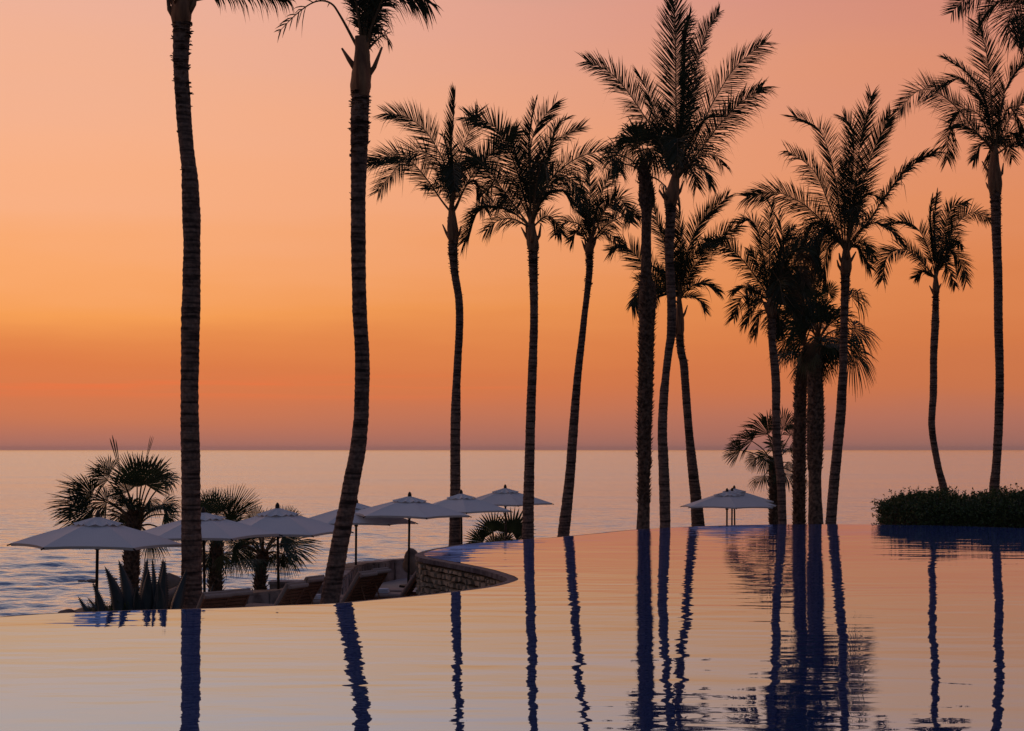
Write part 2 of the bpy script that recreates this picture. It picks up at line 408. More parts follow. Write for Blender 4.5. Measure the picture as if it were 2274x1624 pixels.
    bg.inputs['Strength'].default_value = 1.0
make_world()

sun = bpy.data.lights.new('sun', 'SUN'); sun.energy = 0.12; sun.angle = rad(12); sun.color = (1, 0.55, 0.35)
so = bpy.data.objects.new('sun', sun); COL.objects.link(so)
so.rotation_euler = Vector((math.sin(rad(-28)) * math.cos(rad(3)), math.cos(rad(-28)) * math.cos(rad(3)), math.sin(rad(3)))).to_track_quat('Z', 'Y').to_euler()

# ---------------------------------------------------------------- camera
cam = bpy.data.cameras.new('camera'); co = bpy.data.objects.new('camera', cam); COL.objects.link(co)
cam.sensor_width = 36; cam.lens = 36 * F / 2274
cam.shift_y = (HV - 812) / 2274
co.location = (0, 0, 0); co.rotation_euler = (rad(90), 0, 0)
cam.clip_start = 0.1; cam.clip_end = 60000
scene.camera = co

# ---------------------------------------------------------------- sea
def make_sea():
    rng = np.random.default_rng(3)
    ys = [38.0]
    while ys[-1] < 330:
        ys.append(ys[-1] + max(0.22, ys[-1] * 0.0030))
    while ys[-1] < 15500:
        ys.append(ys[-1] * 1.05)
    ys = np.array(ys)
    nc = 640
    ta = np.tan(np.linspace(-0.36, 0.36, nc))
    side = np.array([-3.2, -1.6, -0.8, -0.45])
    ta = np.concatenate([side, ta, -side[::-1]])
    Y = np.repeat(ys[:, None], len(ta), 1)
    X = Y * ta[None, :]
    Z = np.zeros_like(X)
    calm = np.clip((330 - Y) / 230, 0, 1)
    for i in range(90):
        lam = 0.7 * (9 / 0.7) ** rng.random()
        ang = rng.normal(math.pi / 2 + 0.25, 0.55 if lam < 8 else 0.22)
        k = 2 * math.pi / lam
        amp = 0.0105 * lam ** 0.25
        ph = rng.random() * 6.283
        arg = k * (X * math.cos(ang) + Y * math.sin(ang)) + ph
        res = np.clip((lam / np.maximum(0.003 * Y, 0.22) - 3) / 4, 0, 1)
        s = np.sin(arg)
        Z += amp * (s + 0.25 * np.cos(2 * arg)) * calm * res
    # rollers that steepen towards the shore
    for c0, wdt, a in ((125, 1.3, 0.08), (112, 1.2, 0.08), (101, 0.9, 0.06)):
        cl = c0 + 5 * np.sin(X * 0.045 + c0) + 2.2 * np.sin(X * 0.13 + c0 * 2) - 0.14 * X
        t = (Y - cl) / wdt
        m = 0.5 + 0.5 * np.sin(X * 0.09 + c0 * 3)
        Z += a * m * np.exp(-t * t) 
    Z[Y > 330] = 0
    nr, nc2 = X.shape
    co_ = np.stack([X, Y, Z + SEA], -1).reshape(-1, 3).astype(np.float32)
    idx = np.arange(nr * nc2).reshape(nr, nc2)
    q = np.stack([idx[:-1, :-1], idx[:-1, 1:], idx[1:, 1:], idx[1:, :-1]], -1).reshape(-1, 4)
    me = bpy.data.meshes.new('sea')
    me.vertices.add(len(co_)); me.vertices.foreach_set('co', co_.ravel())
    me.loops.add(q.size); me.loops.foreach_set('vertex_index', q.ravel().astype(np.int32))
    me.polygons.add(len(q)); me.polygons.foreach_set('loop_start', (np.arange(len(q)) * 4).astype(np.int32))
    me.polygons.foreach_set('use_smooth', np.ones(len(q), bool))
    me.update(calc_edges=True); me.validate()
    me.materials.append(M['sea'])
    o = bpy.data.objects.new('sea', me); COL.objects.link(o)
    tag(o, 'pink and blue rippled sea reaching the horizon', 'sea', kind='structure')
make_sea()

# ---------------------------------------------------------------- pool outline
EDGE = [(0, 1371), (100, 1364), (190, 1360), (300, 1356), (420, 1353), (509, 1350.6), (620, 1345.5), (748, 1340.6), (827, 1333.5), (929, 1324), (1030, 1312.6), (1080, 1306), (1113, 1300), (1138, 1293),
        (1151, 1287), (1145, 1281), (1132, 1276), (1097, 1265.5), (1049.6, 1255.4), (998.7, 1245.8), (960.6, 1239), (946, 1235), (941, 1231.5), (947, 1227), (963.8, 1222), (995.6, 1215.6), (1049.6, 1207.7),
        (1160.8, 1198.7), (1232, 1194), (1330, 1185), (1415.4, 1176.5), (1521, 1170.6), (1599, 1167.6), (1690, 1165.6), (1794.6, 1164.7), (1900, 1165), (1990, 1166), (2080, 1167.6), (2170, 1170), (2274, 1173.5)]
edge_w = []
for u, v in EDGE:
    d = H * F / (v - HV)
    edge_w.append(Vector(((u - CU) / F * d, d, -H)))
NOTCH = (9, 22)
sm = catmull(edge_w, 220)
left_ext = [Vector(p) for p in ((-26, 4, -H), (-25, 14, -H), (-18, 20, -H), (-11, 22.4, -H))]
right_ext = [Vector(p) for p in ((20, 46.5, -H), (27, 41, -H), (32, 30, -H), (33, 4, -H))]
outline = left_ext + sm + right_ext

def poly_sheet(name, pts, mat, label, z=None, kind='structure', cat=None):
    vs = [Vector((p.x, p.y, p.z if z is None else z)) for p in pts]
    tris = tessellate_polygon([vs])
    mb = MB(); mb.add(vs, [tuple(t) for t in tris])
    # face up
    fs = []
    for t in mb.f:
        a, b_, c = (Vector(mb.v[i]) for i in t)
        fs.append(t if (b_ - a).cross(c - a).z > 0 else (t[0], t[2], t[1]))
    mb.f = fs
    o = mb.build(name, mat)
    return tag(o, label, cat, kind=kind)
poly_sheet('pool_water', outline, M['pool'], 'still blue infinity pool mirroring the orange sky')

# outward offset of the outline (left hand side of the walk from left to right is the outside)
def offset(pts, w):
    out = []
    n = len(pts)
    for i, p in enumerate(pts):
        t = (pts[min(i + 1, n - 1)] - pts[max(i - 1, 0)]); t.z = 0; t.normalize()
        nrm = Vector((-t.y, t.x, 0))
        out.append(p + nrm * w)
    return out
rim_w = 0.20
walk = outline
o1 = offset(walk, 0.10); o2 = offset(walk, rim_w)
mb = MB()
vs = []; fs = []
for i, p in enumerate(walk):
    a = o1[i]; b_ = o2[i]
    vs += [(p.x, p.y, -H - 0.006), (a.x, a.y, -H - 0.004), (b_.x, b_.y, -H - 0.012), (b_.x, b_.y, -H - 0.11), (a.x, a.y, -H - 0.12)]
n5 = 5
for i in range(len(walk) - 1):
    for k in range(4):
        fs.append((i * n5 + k, (i + 1) * n5 + k, (i + 1) * n5 + k + 1, i * n5 + k + 1))
mb.add(vs, fs)
pr = mb.build('pool_rim', M['rim'], smooth=False)
tag(pr, 'wet dark tiled rim round the infinity pool', 'pool rim', kind='structure')

# stacked stone wall under the rim
def stone_wall():
    rnd = random.Random(11)
    mb = MB(); back = MB()
    L = [0.0]
    base = offset(walk, 0.06)
    for i in range(1, len(base)): L.append(L[-1] + (base[i] - base[i - 1]).length)
    def pt(s):
        s = max(0, min(L[-1] - 1e-4, s))
        lo, hi = 0, len(L) - 1
        while hi - lo > 1:
            m = (lo + hi) // 2
            if L[m] <= s: lo = m
            else: hi = m
        t = (s - L[lo]) / max(1e-6, L[hi] - L[lo])
        return base[lo].lerp(base[hi], t), (base[hi] - base[lo]).normalized()
    # range where the wall is seen
    s_fine0 = L[4 + int(220 * 0.25)]; s_fine1 = L[4 + int(220 * 0.55)]
    vs = []
    for p in base:
        vs += [(p.x, p.y, -H - 0.13), (p.x, p.y, GZ - 0.4)]
    back.add(vs, [(2 * i, 2 * i + 1, 2 * i + 3, 2 * i + 2) for i in range(len(base) - 1)])
    z = -H - 0.15
    row = 0
    while z > GZ - 0.1:
        h = rnd.uniform(0.085, 0.15)
        s = rnd.uniform(-0.3, 0)
        while s < L[-1]:
            fine = 8 < s < L[-1] - 8
            w = rnd.uniform(0.12, 0.34) if fine else rnd.uniform(0.5, 1.1)
            p, t = pt(s + w / 2)
            nrm = Vector((-t.y, t.x, 0))
            dep = rnd.uniform(0.05, 0.13)
            c = p + nrm * (dep / 2) + Vector((0, 0, z - h / 2 + rnd.uniform(-0.015, 0.015)))
            c.z = z - h / 2 + rnd.uniform(-0.012, 0.012)
            a = rnd.uniform(-0.10, 0.10)
            T = (t * math.cos(a) + Vector((0, 0, 1)) * math.sin(a)); Zz = (Vector((0, 0, 1)) * math.cos(a) - t * math.sin(a))
            # irregular bevelled stone: front face shrunk and jittered
            hw = w / 2 - 0.012; hh = h / 2 - 0.010
            fr = [c + nrm * (dep / 2 + rnd.uniform(-0.015, 0.02)) + T * i * hw * rnd.uniform(0.62, 0.9) + Zz * j * hh * rnd.uniform(0.55, 0.9) for i, j in ((-1, -1), (1, -1), (1, 1), (-1, 1))]
            bk = [c - nrm * (dep / 2) + T * i * hw * rnd.uniform(0.92, 1.04) + Zz * j * hh * rnd.uniform(0.92, 1.04) for i, j in ((-1, -1), (1, -1), (1, 1), (-1, 1))]
            mb.add(bk + fr, [(4, 5, 6, 7), (0, 1, 5, 4), (1, 2, 6, 5), (2, 3, 7, 6), (3, 0, 4, 7)])
            s += w
        z -= h
        row += 1
    root = empty('stone_pool_wall', (0, 30, GZ), 'rough stacked stone wall holding up the curved pool edge', 'stone wall')
    inv = Vector((0, 30, GZ))
    a = mb.build('stone_facing', M['stone'], root, origin=inv)
    b2 = back.build('mortar_backing', M['mortar'], root, origin=inv)
stone_wall()

# ---------------------------------------------------------------- land
SHORE = [(80, 81), (14, 80), (7, 77), (4, 73), (1.7, 68), (0.2, 63.5), (-1.2, 60), (-2.4, 57), (-3.1, 51), (-3.5, 48.6), (-3.95, 47.4), (-4.55, 46), (-4.85, 44), (-4.9, 40.8), (-5.3, 38.2), (-5.9, 37.3), (-7.0, 36.9),
         (-8.4, 39.5), (-9.6, 41), (-10.6, 39.5), (-10.6, 37), (-11.5, 35), (-16, 33), (-26, 29), (-90, 20), (-90, -40), (90, -40), (90, 81)]
def land():
    xs = np.concatenate([np.arange(-85, -20, 4), np.arange(-20, 22, 0.5), np.arange(22, 90, 4)])
    ys = np.concatenate([np.arange(-38, 22, 3), np.arange(22, 62, 0.5), np.arange(62, 106, 1), np.arange(106, 126, 4)])
    X, Y = np.meshgrid(xs, ys)
    D = np.full(X.shape, 1e9); ins = np.zeros(X.shape, bool)
    n = len(SHORE)
    for i in range(n):
        ax, ay = SHORE[i]; bx, by = SHORE[(i + 1) % n]
        dx, dy = bx - ax, by - ay
        t = np.clip(((X - ax) * dx + (Y - ay) * dy) / (dx * dx + dy * dy), 0, 1)
        D = np.minimum(D, np.hypot(X - ax - t * dx, Y - ay - t * dy))
        if ay != by:
            c = ((ay > Y) != (by > Y)) & (X < (bx - ax) * (Y - ay) / (by - ay) + ax)
            ins ^= c
    Z = np.full(X.shape, GZ - 0.06)
    Dn = np.where(ins, 0, D)
    for i in range(X.shape[0]):
        for j in range(X.shape[1]):
            if Dn[i, j] > 0:
                Z[i, j] -= min(7.0, 0.62 * Dn[i, j]) + 0.5 * min(1, Dn[i, j] / 2) * (noise.noise(Vector((X[i, j] * 0.8, Y[i, j] * 0.8, 0))) + 0.2)
    mb = MB()
    nr, nc = X.shape
    mb.v = [(float(X[i, j]), float(Y[i, j]), float(Z[i, j])) for i in range(nr) for j in range(nc)]
    mb.f = [(i * nc + j, i * nc + j + 1, (i + 1) * nc + j + 1, (i + 1) * nc + j) for i in range(nr - 1) for j in range(nc - 1)]
    o = mb.build('ground', M['soil'], smooth=True)
    tag(o, 'dark earth and rocky shore below the pool', 'ground', kind='structure')
land()

# tiled terrace where the loungers stand
ter = [(-7.5, 28), (-7.2, 36.4), (-5.9, 36.6), (-5.3, 37.6), (-4.5, 40), (-4.2, 44.5), (-3.3, 47.6), (-2.6, 51), (-1.8, 57), (2, 62), (14, 62), (12, 53), (3, 52), (-0.5, 44), (-2.5, 39.5), (-2.2, 36), (0.4, 31), (-1.5, 28.5), (-5, 27)]
poly_sheet('terrace', [Vector((x, y, GZ)) for x, y in ter], M['deck'], 'grey tiled sun terrace below the pool edge')
nd = MB(); nd.box((3, -8, -H - 0.02), (70, 23.9, 0.30))
tag(nd.build('pool_deck', M['deck']), 'paved deck on the near side of the pool', kind='structure')

# low flagstone wall round the terrace
def parapet():
    inner = [(440, 1334), (495, 1326), (567, 1316.5), (637, 1309), (700, 1301), (750, 1290), (778, 1268), (797, 1255), (850, 1247), (915, 1240)]
    outer = [(430, 1322), (480, 1316.5), (560, 1309.5), (632, 1304), (690, 1290), (742, 1268), (762, 1254.5), (779, 1248), (840, 1242), (915, 1237)]
    zt = GZ + 0.56
    def cv(L):
        return [Vector(((u - CU) / F * d, d, zt)) for u, v in L for d in [-zt * F / (v - HV)]]
    I = catmull(cv(inner), 60); O = catmull(cv(outer), 60)
    rnd = random.Random(5)
    mb = MB(); vs = []
    for i in range(60):
        a, b_ = I[i], O[i]
        dz = 0.02 * noise.noise(Vector((i * 0.7, 0, 0))) 
        n = (b_ - a).normalized() * 0.03 * noise.noise(Vector((i * 0.9, 3, 0)))
        vs += [(a.x + n.x, a.y + n.y, GZ - 0.3), (a.x + n.x, a.y + n.y, zt + dz), (b_.x, b_.y, zt - 0.02 + dz), (b_.x, b_.y, GZ - 2.2)]
    fs = []
    for i in range(59):
        for k in range(3):
            fs.append((i * 4 + k, (i + 1) * 4 + k, (i + 1) * 4 + k + 1, i * 4 + k + 1))
    mb.add(vs, fs)
    root = empty('flagstone_wall', I[30] + Vector((0, 0, GZ - zt)), 'low curving flagstone wall between the sun terrace and the sea', 'wall')
    mb.build('wall_core', M['flag'], root, origin=root.location)
    # upright slabs clad the inner face
    sl = MB()
    s = 0
    Ls = [0]
    for i in range(1, 60): Ls.append(Ls[-1] + (I[i] - I[i - 1]).length)
    while s < Ls[-1] - 0.3:
        w = rnd.uniform(0.16, 0.42)
        def pp(q):
            for i in range(1, 60):
                if Ls[i] >= q:
                    t = (q - Ls[i - 1]) / max(1e-6, Ls[i] - Ls[i - 1]); return I[i - 1].lerp(I[i], t)
            return I[-1]
        a = pp(s); b_ = pp(s + w)
        t = (b_ - a).normalized(); nrm = Vector((t.y, -t.x, 0))
        z0 = GZ - 0.05; zs = [zt - 0.03 - rnd.uniform(0, 0.03)]
        if rnd.random() < 0.55: zs = [GZ + rnd.uniform(0.2, 0.36)] + zs
        for z1 in zs:
            dep = rnd.uniform(0.02, 0.06)
            j = [rnd.uniform(-0.02, 0.02) for _ in range(8)]
            f0 = [a + t * 0.012, b_ - t * 0.012]
            P = []
            for dd in (0, dep):
                sh = 0.008 if dd else 0
                P += [Vector((f0[0].x, f0[0].y, z0 + 0.01)) + nrm * dd + t * (sh + j[0]), Vector((f0[1].x, f0[1].y, z0 + 0.01)) + nrm * dd + t * (-sh + j[1]),
                      Vector((f0[1].x, f0[1].y, z1 - 0.01 + j[2] * .5)) + nrm * dd + t * (-sh + j[3]), Vector((f0[0].x, f0[0].y, z1 - 0.01 + j[4] * .5)) + nrm * dd + t * (sh + j[5])]
            sl.add(P, [(4, 5, 6, 7), (0, 1, 5, 4), (1, 2, 6, 5), (2, 3, 7, 6), (3, 0, 4, 7)])
            z0 = z1
        s += w
    sl.build('slab_facing', M['flag'], root, origin=root.location)
parapet()

def rock(name, loc, size, seed, label, cat='boulder', mat='rock', group=None):
    import bmesh
    bm = bmesh.new(); bmesh.ops.create_icosphere(bm, subdivisions=3, radius=1)
    for v in bm.verts:
        p = v.co.copy()
        k = 1 + 0.32 * noise.noise(p * 0.9 + Vector((seed, seed * 2, 0))) + 0.10 * noise.noise(p * 2.6 + Vector((seed, 0, 3))) + 0.04 * noise.noise(p * 7)
        v.co = Vector((p.x * size[0], p.y * size[1], max(p.z, -0.7) * size[2])) * k
    me = bpy.data.meshes.new(name); bm.to_mesh(me); bm.free()
    me.polygons.foreach_set('use_smooth', [True] * len(me.polygons))
    me.materials.append(M[mat])
    o = bpy.data.objects.new(name, me); o.location = loc; COL.objects.link(o)
    return tag(o, label, cat, group)
rock('boulder', at(916, 1252, 46.8), (0.27, 0.3, 0.40), 3.1, 'rounded upright boulder at the end of the flagstone wall by the pool')
rock('boulder', at(935, 1240, 42), (0.10, 0.12, 0.10), 8.2, 'small stone between the big boulder and the pool tip')
rock('boulder', at(383, 1306, 46), (0.36, 0.42, 0.42), 5.2, 'reddish brown boulder on the shore beside the thick palm trunk', group='shore rocks')
rock('boulder', at(400, 1330, 43), (0.55, 0.5, 0.35), 9.4, 'flat brown boulder half behind the thick palm trunk', group='shore rocks')
rock('boulder', at(149, 1366, 34), (0.20, 0.18, 0.12), 6.6, 'low rounded rock just above the left pool edge', group='shore rocks')
rock('boulder', at(118, 1371, 34), (0.16, 0.14, 0.09), 2.6, 'very low rock peeping over the pool edge at far left', group='shore rocks')
for (u, v, w, lb) in ((182, 1292, 0.30, 'leftmost of the small dark rocks awash in the sea'), (204, 1291.5, 0.36, 'small dark rock awash in the sea just left of the first umbrella pole'), (255, 1287, 0.22, 'small dark rock awash in the sea right of the first umbrella pole')):
    d = -SEA * F / (v - HV)
    rock('sea_rock', at(u, v, d), (w, w * 0.8, w * 0.45), u * 0.1, lb, 'rock', group='rocks awash in the sea')
lg = MB(); c = at(642, 1301, 41.5); lg.box((c.x, c.y, c.z - 0.55), (0.92, 0.55, 1.2)); lg.box((c.x, c.y, c.z + 0.09), (0.98, 0.62, 0.07))
lgo = lg.build('stone_plinth', M['flag'], origin=(c.x, c.y, GZ)); tag(lgo, 'low square stone plinth just beyond the flagstone wall', 'plinth')

# ---------------------------------------------------------------- palms
def trunk_mesh(pts, d, kind, rnd, d_base=None):
    """pts: (u, v, width px) from the top down"""
    P = []; Rr = []
    for u, v, w in pts:
        P.append(at(u, v, d)); Rr.append(w / 2 / F * d)
    last = P[-1]; prev = P[-2]
    dirn = (last - prev); dirn.normalize()
    zb = (GZ if d_base is None else d_base) - 0.15
    if last.z > zb:
        k = min(2.0, (zb - last.z) / min(dirn.z, -0.5))
        P.append(last + Vector((dirn.x * k * 0.7, 0, zb - last.z))); Rr.append(Rr[-1] * 1.12)
    tot = sum((P[i + 1] - P[i]).length for i in range(len(P) - 1))
    n = max(20, int(tot / 0.05))
    C = catmull([Vector((p.x, p.z, r)) for p, r in zip(P, Rr)], n)
    mb = MB(); m = 18
    vs = []; fs = []
    ph = 0.0; ring = 0.0; period = 0.12
    seed = rnd.uniform(0, 99)
    for i, c in enumerate(C):
        x, z, r = c.x, c.y, c.z
        if i: ring += (Vector((C[i].x, C[i].y)) - Vector((C[i - 1].x, C[i - 1].y))).length
        if ring > period:
            ring = 0; period = rnd.uniform(0.06, 0.17)
        saw = (ring / period)
        k = 1.0 + (0.055 * (0.5 - saw) if kind == 'ring' else 0.0)
        for j in range(m):
            a = 2 * math.pi * j / m
            nn = noise.noise(Vector((math.cos(a) * 1.2 + seed, math.sin(a) * 1.2, z * 2.2)))
            n2 = noise.noise(Vector((math.cos(a) * 4 + seed, math.sin(a) * 4, z * 14)))
            rr = r * (k + 0.045 * nn + 0.05 * n2)
            vs.append((x + math.cos(a) * rr, d + math.sin(a) * rr, z))
    for i in range(n - 1):
        for j in range(m):
            j2 = (j + 1) % m
            fs.append((i * m + j, (i + 1) * m + j, (i + 1) * m + j2, i * m + j2))
    fs.append(tuple(range(m)))
    mb.add(vs, fs)
    return mb, C

def spike(mb, base, out, up, L, w, bend=0.3):
    t = (out + up).normalized()
    s = out.cross(up).normalized()
    q = out * 0.25 * w
    p1 = base + t * L * 0.5 - up * 0
    tip = base + t * L + out * L * bend
    mb.add([base - s * w / 2, base + s * w / 2, p1 + s * w * 0.4, p1 - s * w * 0.4, tip, base + q, p1 + q],
           [(0, 1, 2, 3), (3, 2, 4), (0, 5, 6, 3), (1, 5, 6, 2)])

def frond_mesh(P, d, rnd, Lmax, psi, droop, n_leaf=64, t0=0.16, wid=0.036, stem_r=0.045, ragged=0.06):
    """P: rachis points in 3D. returns (leaf mesh, stem mesh)"""
    n = 40
    C = catmull(P, n)
    st = MB(); lf = MB()
    st.tube(C, [stem_r * (1 - 0.86 * (i / (n - 1)) ** 0.7) for i in range(n)], 5)
    Yv = Vector((0, 1, 0))
    ps0 = psi
    gs = rnd.uniform(0, 99)
    for i in range(n_leaf):
        t = t0 + (1 - t0) * (i / (n_leaf - 1)) ** 0.97
        x = t * (n - 1); a = min(int(x), n - 2); fr = x - a
        p = C[a].lerp(C[a + 1], fr)
        T = (C[min(a + 2, n - 1)] - C[max(a - 1, 0)]).normalized()
        Nn = T.cross(Yv)
        if Nn.length < 0.15: Nn = T.cross(Vector((1, 0.3, 0)))
        Nn.normalize()
        B = T.cross(Nn).normalized()
        S = Nn * math.cos(ps0) + B * math.sin(ps0)
        FN = S.cross(T).normalized()
        if FN.z < 0: FN = -FN
        q = (t - t0) / (1 - t0)
        prof = 1.0 - 0.42 * max(0, (q - 0.6) / 0.4) ** 1.3
        if q < 0.4: prof = 0.55 + 0.45 * math.sin(math.pi / 2 * min(1, q / 0.4))
        al0 = rad(58) * (1 - q) + rad(27) * q ** 0.8
        gapn = noise.noise(Vector((t * 9.0, gs, 0.0)))
        for sgn in (-1, 1):
            if rnd.random() < ragged + (0.55 if gapn * sgn > 0.33 else 0): continue
            al = al0 + rnd.gauss(0, 0.05)
            L = Lmax * prof * rnd.uniform(0.72, 1.12)
            dr = droop * rnd.uniform(0.5, 1.5)
            if rnd.random() < 0.05: dr += 0.6
            D = T * math.cos(al) + S * (sgn * math.sin(al)) + FN * 0.22
            D += Vector((rnd.gauss(0, 0.03), rnd.gauss(0, 0.08), rnd.gauss(0, 0.03)))
            D.normalize()
            vx = Yv + Vector((rnd.gauss(0, 0.4), 0, rnd.gauss(0, 0.4)))
            W = D.cross(vx)
            if W.length < 0.05: W = D.cross(Vector((1, 0, 0)))
            W.normalize()
            kink = rnd.random() < 0.12
            pts = []
            for s_, wk in ((0, 0.55), (0.3, 1.0), (0.62, 0.8), (1.0, 0.06)):
                g = dr * s_ ** 2
                if kink and s_ > 0.5: g += 0.25 * (s_ - 0.5)
                c = p + D * L * s_ * (1 - 0.25 * g) + Vector((0, 0, -g * L))
                pts.append((c, W * wid * wk * 0.5))
            vv = []
            for c, w_ in pts: vv += [c - w_, c + w_]
            lf.add(vv, [(0, 1, 3, 2), (2, 3, 5, 4), (4, 5, 7, 6)])
    return lf, st

ZR = {'A': (1360, 320, 700 / 1895), 'B': (1750, 350, 700 / 1895), 'C': (2150, 0, 750 / 1624), 'D': (2200, 700, 700 / 1895), 'E': (2650, 350, 800 / 1856), 'G': (2650, 800, 800 / 1856),
      'H': (3139, 0, 700 / 1624), 'I': (3200, 680, 639 / 2162), 'J': (500, 0, 1200 / 2165), 'K': (0, 1600, 960 / 2107), 'L': (700, 1750, 550 / 1624), 'M': (2500, 1400, 1339 / 2274), 'N': (860, 1760, 1220 / 2274), 'P': (0, 2050, 700 / 2274)}
SQ = 3839 / 2274
def zr(k, x, y):
    ox, oy, s = ZR[k]
    return (ox + x * s) / SQ, (oy + y * s) / SQ

def coconut(label, d, reg, crown, trunk, fronds, seed, Lm=0.95, stubs=4, dark=True, shaft=None, extra=3, group='coconut palms along the pool', wid=0.028, boots=False):
    rnd = random.Random(seed)
    base = at(trunk[-1][0], HV, d); base.z = GZ
    root = empty('coconut_palm', base, label, 'palm tree', group)
    o = root.location
    mb, C = trunk_mesh(trunk, d, 'ring', rnd)
    # frayed fibre below the crown
    top = Vector((C[0].x, d, C[0].y))
    for i in range(130):
        k = int(abs(rnd.gauss(0, 1)) * 0.07 * len(C)); k = min(k, len(C) - 2)
        a = rnd.uniform(0, 2 * math.pi); c = C[k]
        out = Vector((math.cos(a), math.sin(a), 0))
        b0 = Vector((c.x, d, c.y)) + out * c.z * 0.96
        spike(mb, b0, out, Vector((0, 0, rnd.uniform(-0.4, 1.3))), rnd.uniform(0.03, 0.09), rnd.uniform(0.06, 0.2), rnd.uniform(-0.1, 0.3))
    mb.build('trunk', M['bark'], root, smooth=False, origin=o)
    cu, cv = zr(reg, *crown) if reg else crown
    cb = at(cu, cv, d)
    r0 = C[0].z
    # bundle of leaf bases between trunk and crown
    sh = MB()
    prof = shaft or (1.0, 1.28, 1.2, 0.95, 0.75, 0.5)
    n = len(prof) * 4
    pc = catmull([top - Vector((0, 0, 0.1)), top.lerp(cb, 0.4), cb + Vector((0, 0, 0.25))], n)
    vs = []; fs = []; m = 20
    for i, p in enumerate(pc):
        x = i / (n - 1) * (len(prof) - 1); a = min(int(x), len(prof) - 2); k = prof[a] + (prof[a + 1] - prof[a]) * (x - a)
        for j in range(m):
            an = 2 * math.pi * j / m
            rr = r0 * k * (1 + 0.10 * math.cos(3 * an + i * 0.18 + seed) + 0.05 * noise.noise(Vector((an * 3, i * 0.4, seed))))
            vs.append(p + Vector((math.cos(an) * rr, math.sin(an) * rr, 0)))
    for i in range(n - 1):
        for j in range(m):
            j2 = (j + 1) % m
            fs.append((i * m + j, i * m + j2, (i + 1) * m + j2, (i + 1) * m + j))
    sh.add(vs, fs)
    for i in range(stubs):
        a = rnd.uniform(0, 2 * math.pi) if i > 1 else (0.25 if i else math.pi - 0.3)
        out = Vector((math.cos(a), math.sin(a), 0))
        p = pc[int(rnd.uniform(0.05, 0.5) * n)]
        q = [p + out * r0 * 0.7, p + out * r0 * 1.5 + Vector((0, 0, 0.2)), p + out * r0 * rnd.uniform(1.7, 2.6) + Vector((0, 0, rnd.uniform(0.35, 0.65)))]
        sh.tube(q, [0.07, 0.05, 0.02], 6)
    sh.build('leaf_sheath', M['sheath'], root, smooth=True, origin=o)
    allf = []
    for fr in fronds:
        opt = {}
        if isinstance(fr[-1], dict): opt = fr[-1]; fr = fr[:-1]
        pts = [zr(reg, *p) if reg else p for p in fr]
        L2 = sum(math.hypot(pts[i + 1][0] - pts[i][0], pts[i + 1][1] - pts[i][1]) for i in range(len(pts) - 1)) / F * d
        dy = opt.get('dy', rnd.choice((-1, 1)) * rnd.uniform(0.15, 0.5) * L2)
        P = [cb + (at(pts[0][0], pts[0][1], d) - cb) * 0.6 + Vector((0, dy * 0.02, 0))]
        m = len(pts) - 1
        for i, (u, v) in enumerate(pts):
            P.append(at(u, v, d + dy * ((i + 0.35) / (m + 0.35)) ** 1.1))
        # start at the crown heart
        P[0] = Vector((cb.x, d, cb.z - 0.15))
        if (P[1] - P[0]).length < 0.25: P.pop(1)
        allf.append((P, opt, L2))
    # fronds reaching to and from the viewer fill the heart of the crown
    for i in range(extra):
        a = math.pi / 2 * (1 if i % 2 else -1) + rnd.gauss(0, 0.45)
        L2 = rnd.uniform(2.6, 4.2)
        e = rnd.uniform(0.2, 1.1)
        dv = Vector((math.cos(a), math.sin(a), 0))
        P = [Vector((cb.x, d, cb.z - 0.1)), cb + dv * L2 * 0.35 + Vector((0, 0, L2 * 0.35 * e)), cb + dv * L2 * 0.75 + Vector((0, 0, L2 * 0.45 * e)), cb + dv * L2 + Vector((0, 0, L2 * (0.45 * e - 0.25)))]
        allf.append((P, {}, L2))
    for P, opt, L2 in allf:
        lm = 1.0 * opt.get('L', Lm * min(1.0, 0.45 + L2 / 7.0))
        psi = opt.get('psi', rnd.choice((-1, 1)) * rnd.uniform(0.2, 1.0))
        lf, st = frond_mesh(P, d, rnd, lm, psi, 0.7 * opt.get('g', rnd.uniform(0.06, 0.3)), n_leaf=int(opt.get('n', max(50, min(150, L2 * 29)))), t0=opt.get('t0', 0.2), wid=wid * rnd.uniform(0.9, 1.25), ragged=opt.get('rag', 0.06))
        fo = lf.build('frond', M['dryfrond'] if opt.get('dry') else M['frond'], root, origin=o)
        if opt.get('dry'): fo['label'] = 'dry brown frond'
        s_ = st.build('frond_stem', M['rachis'], fo, smooth=True, origin=o)
    return root

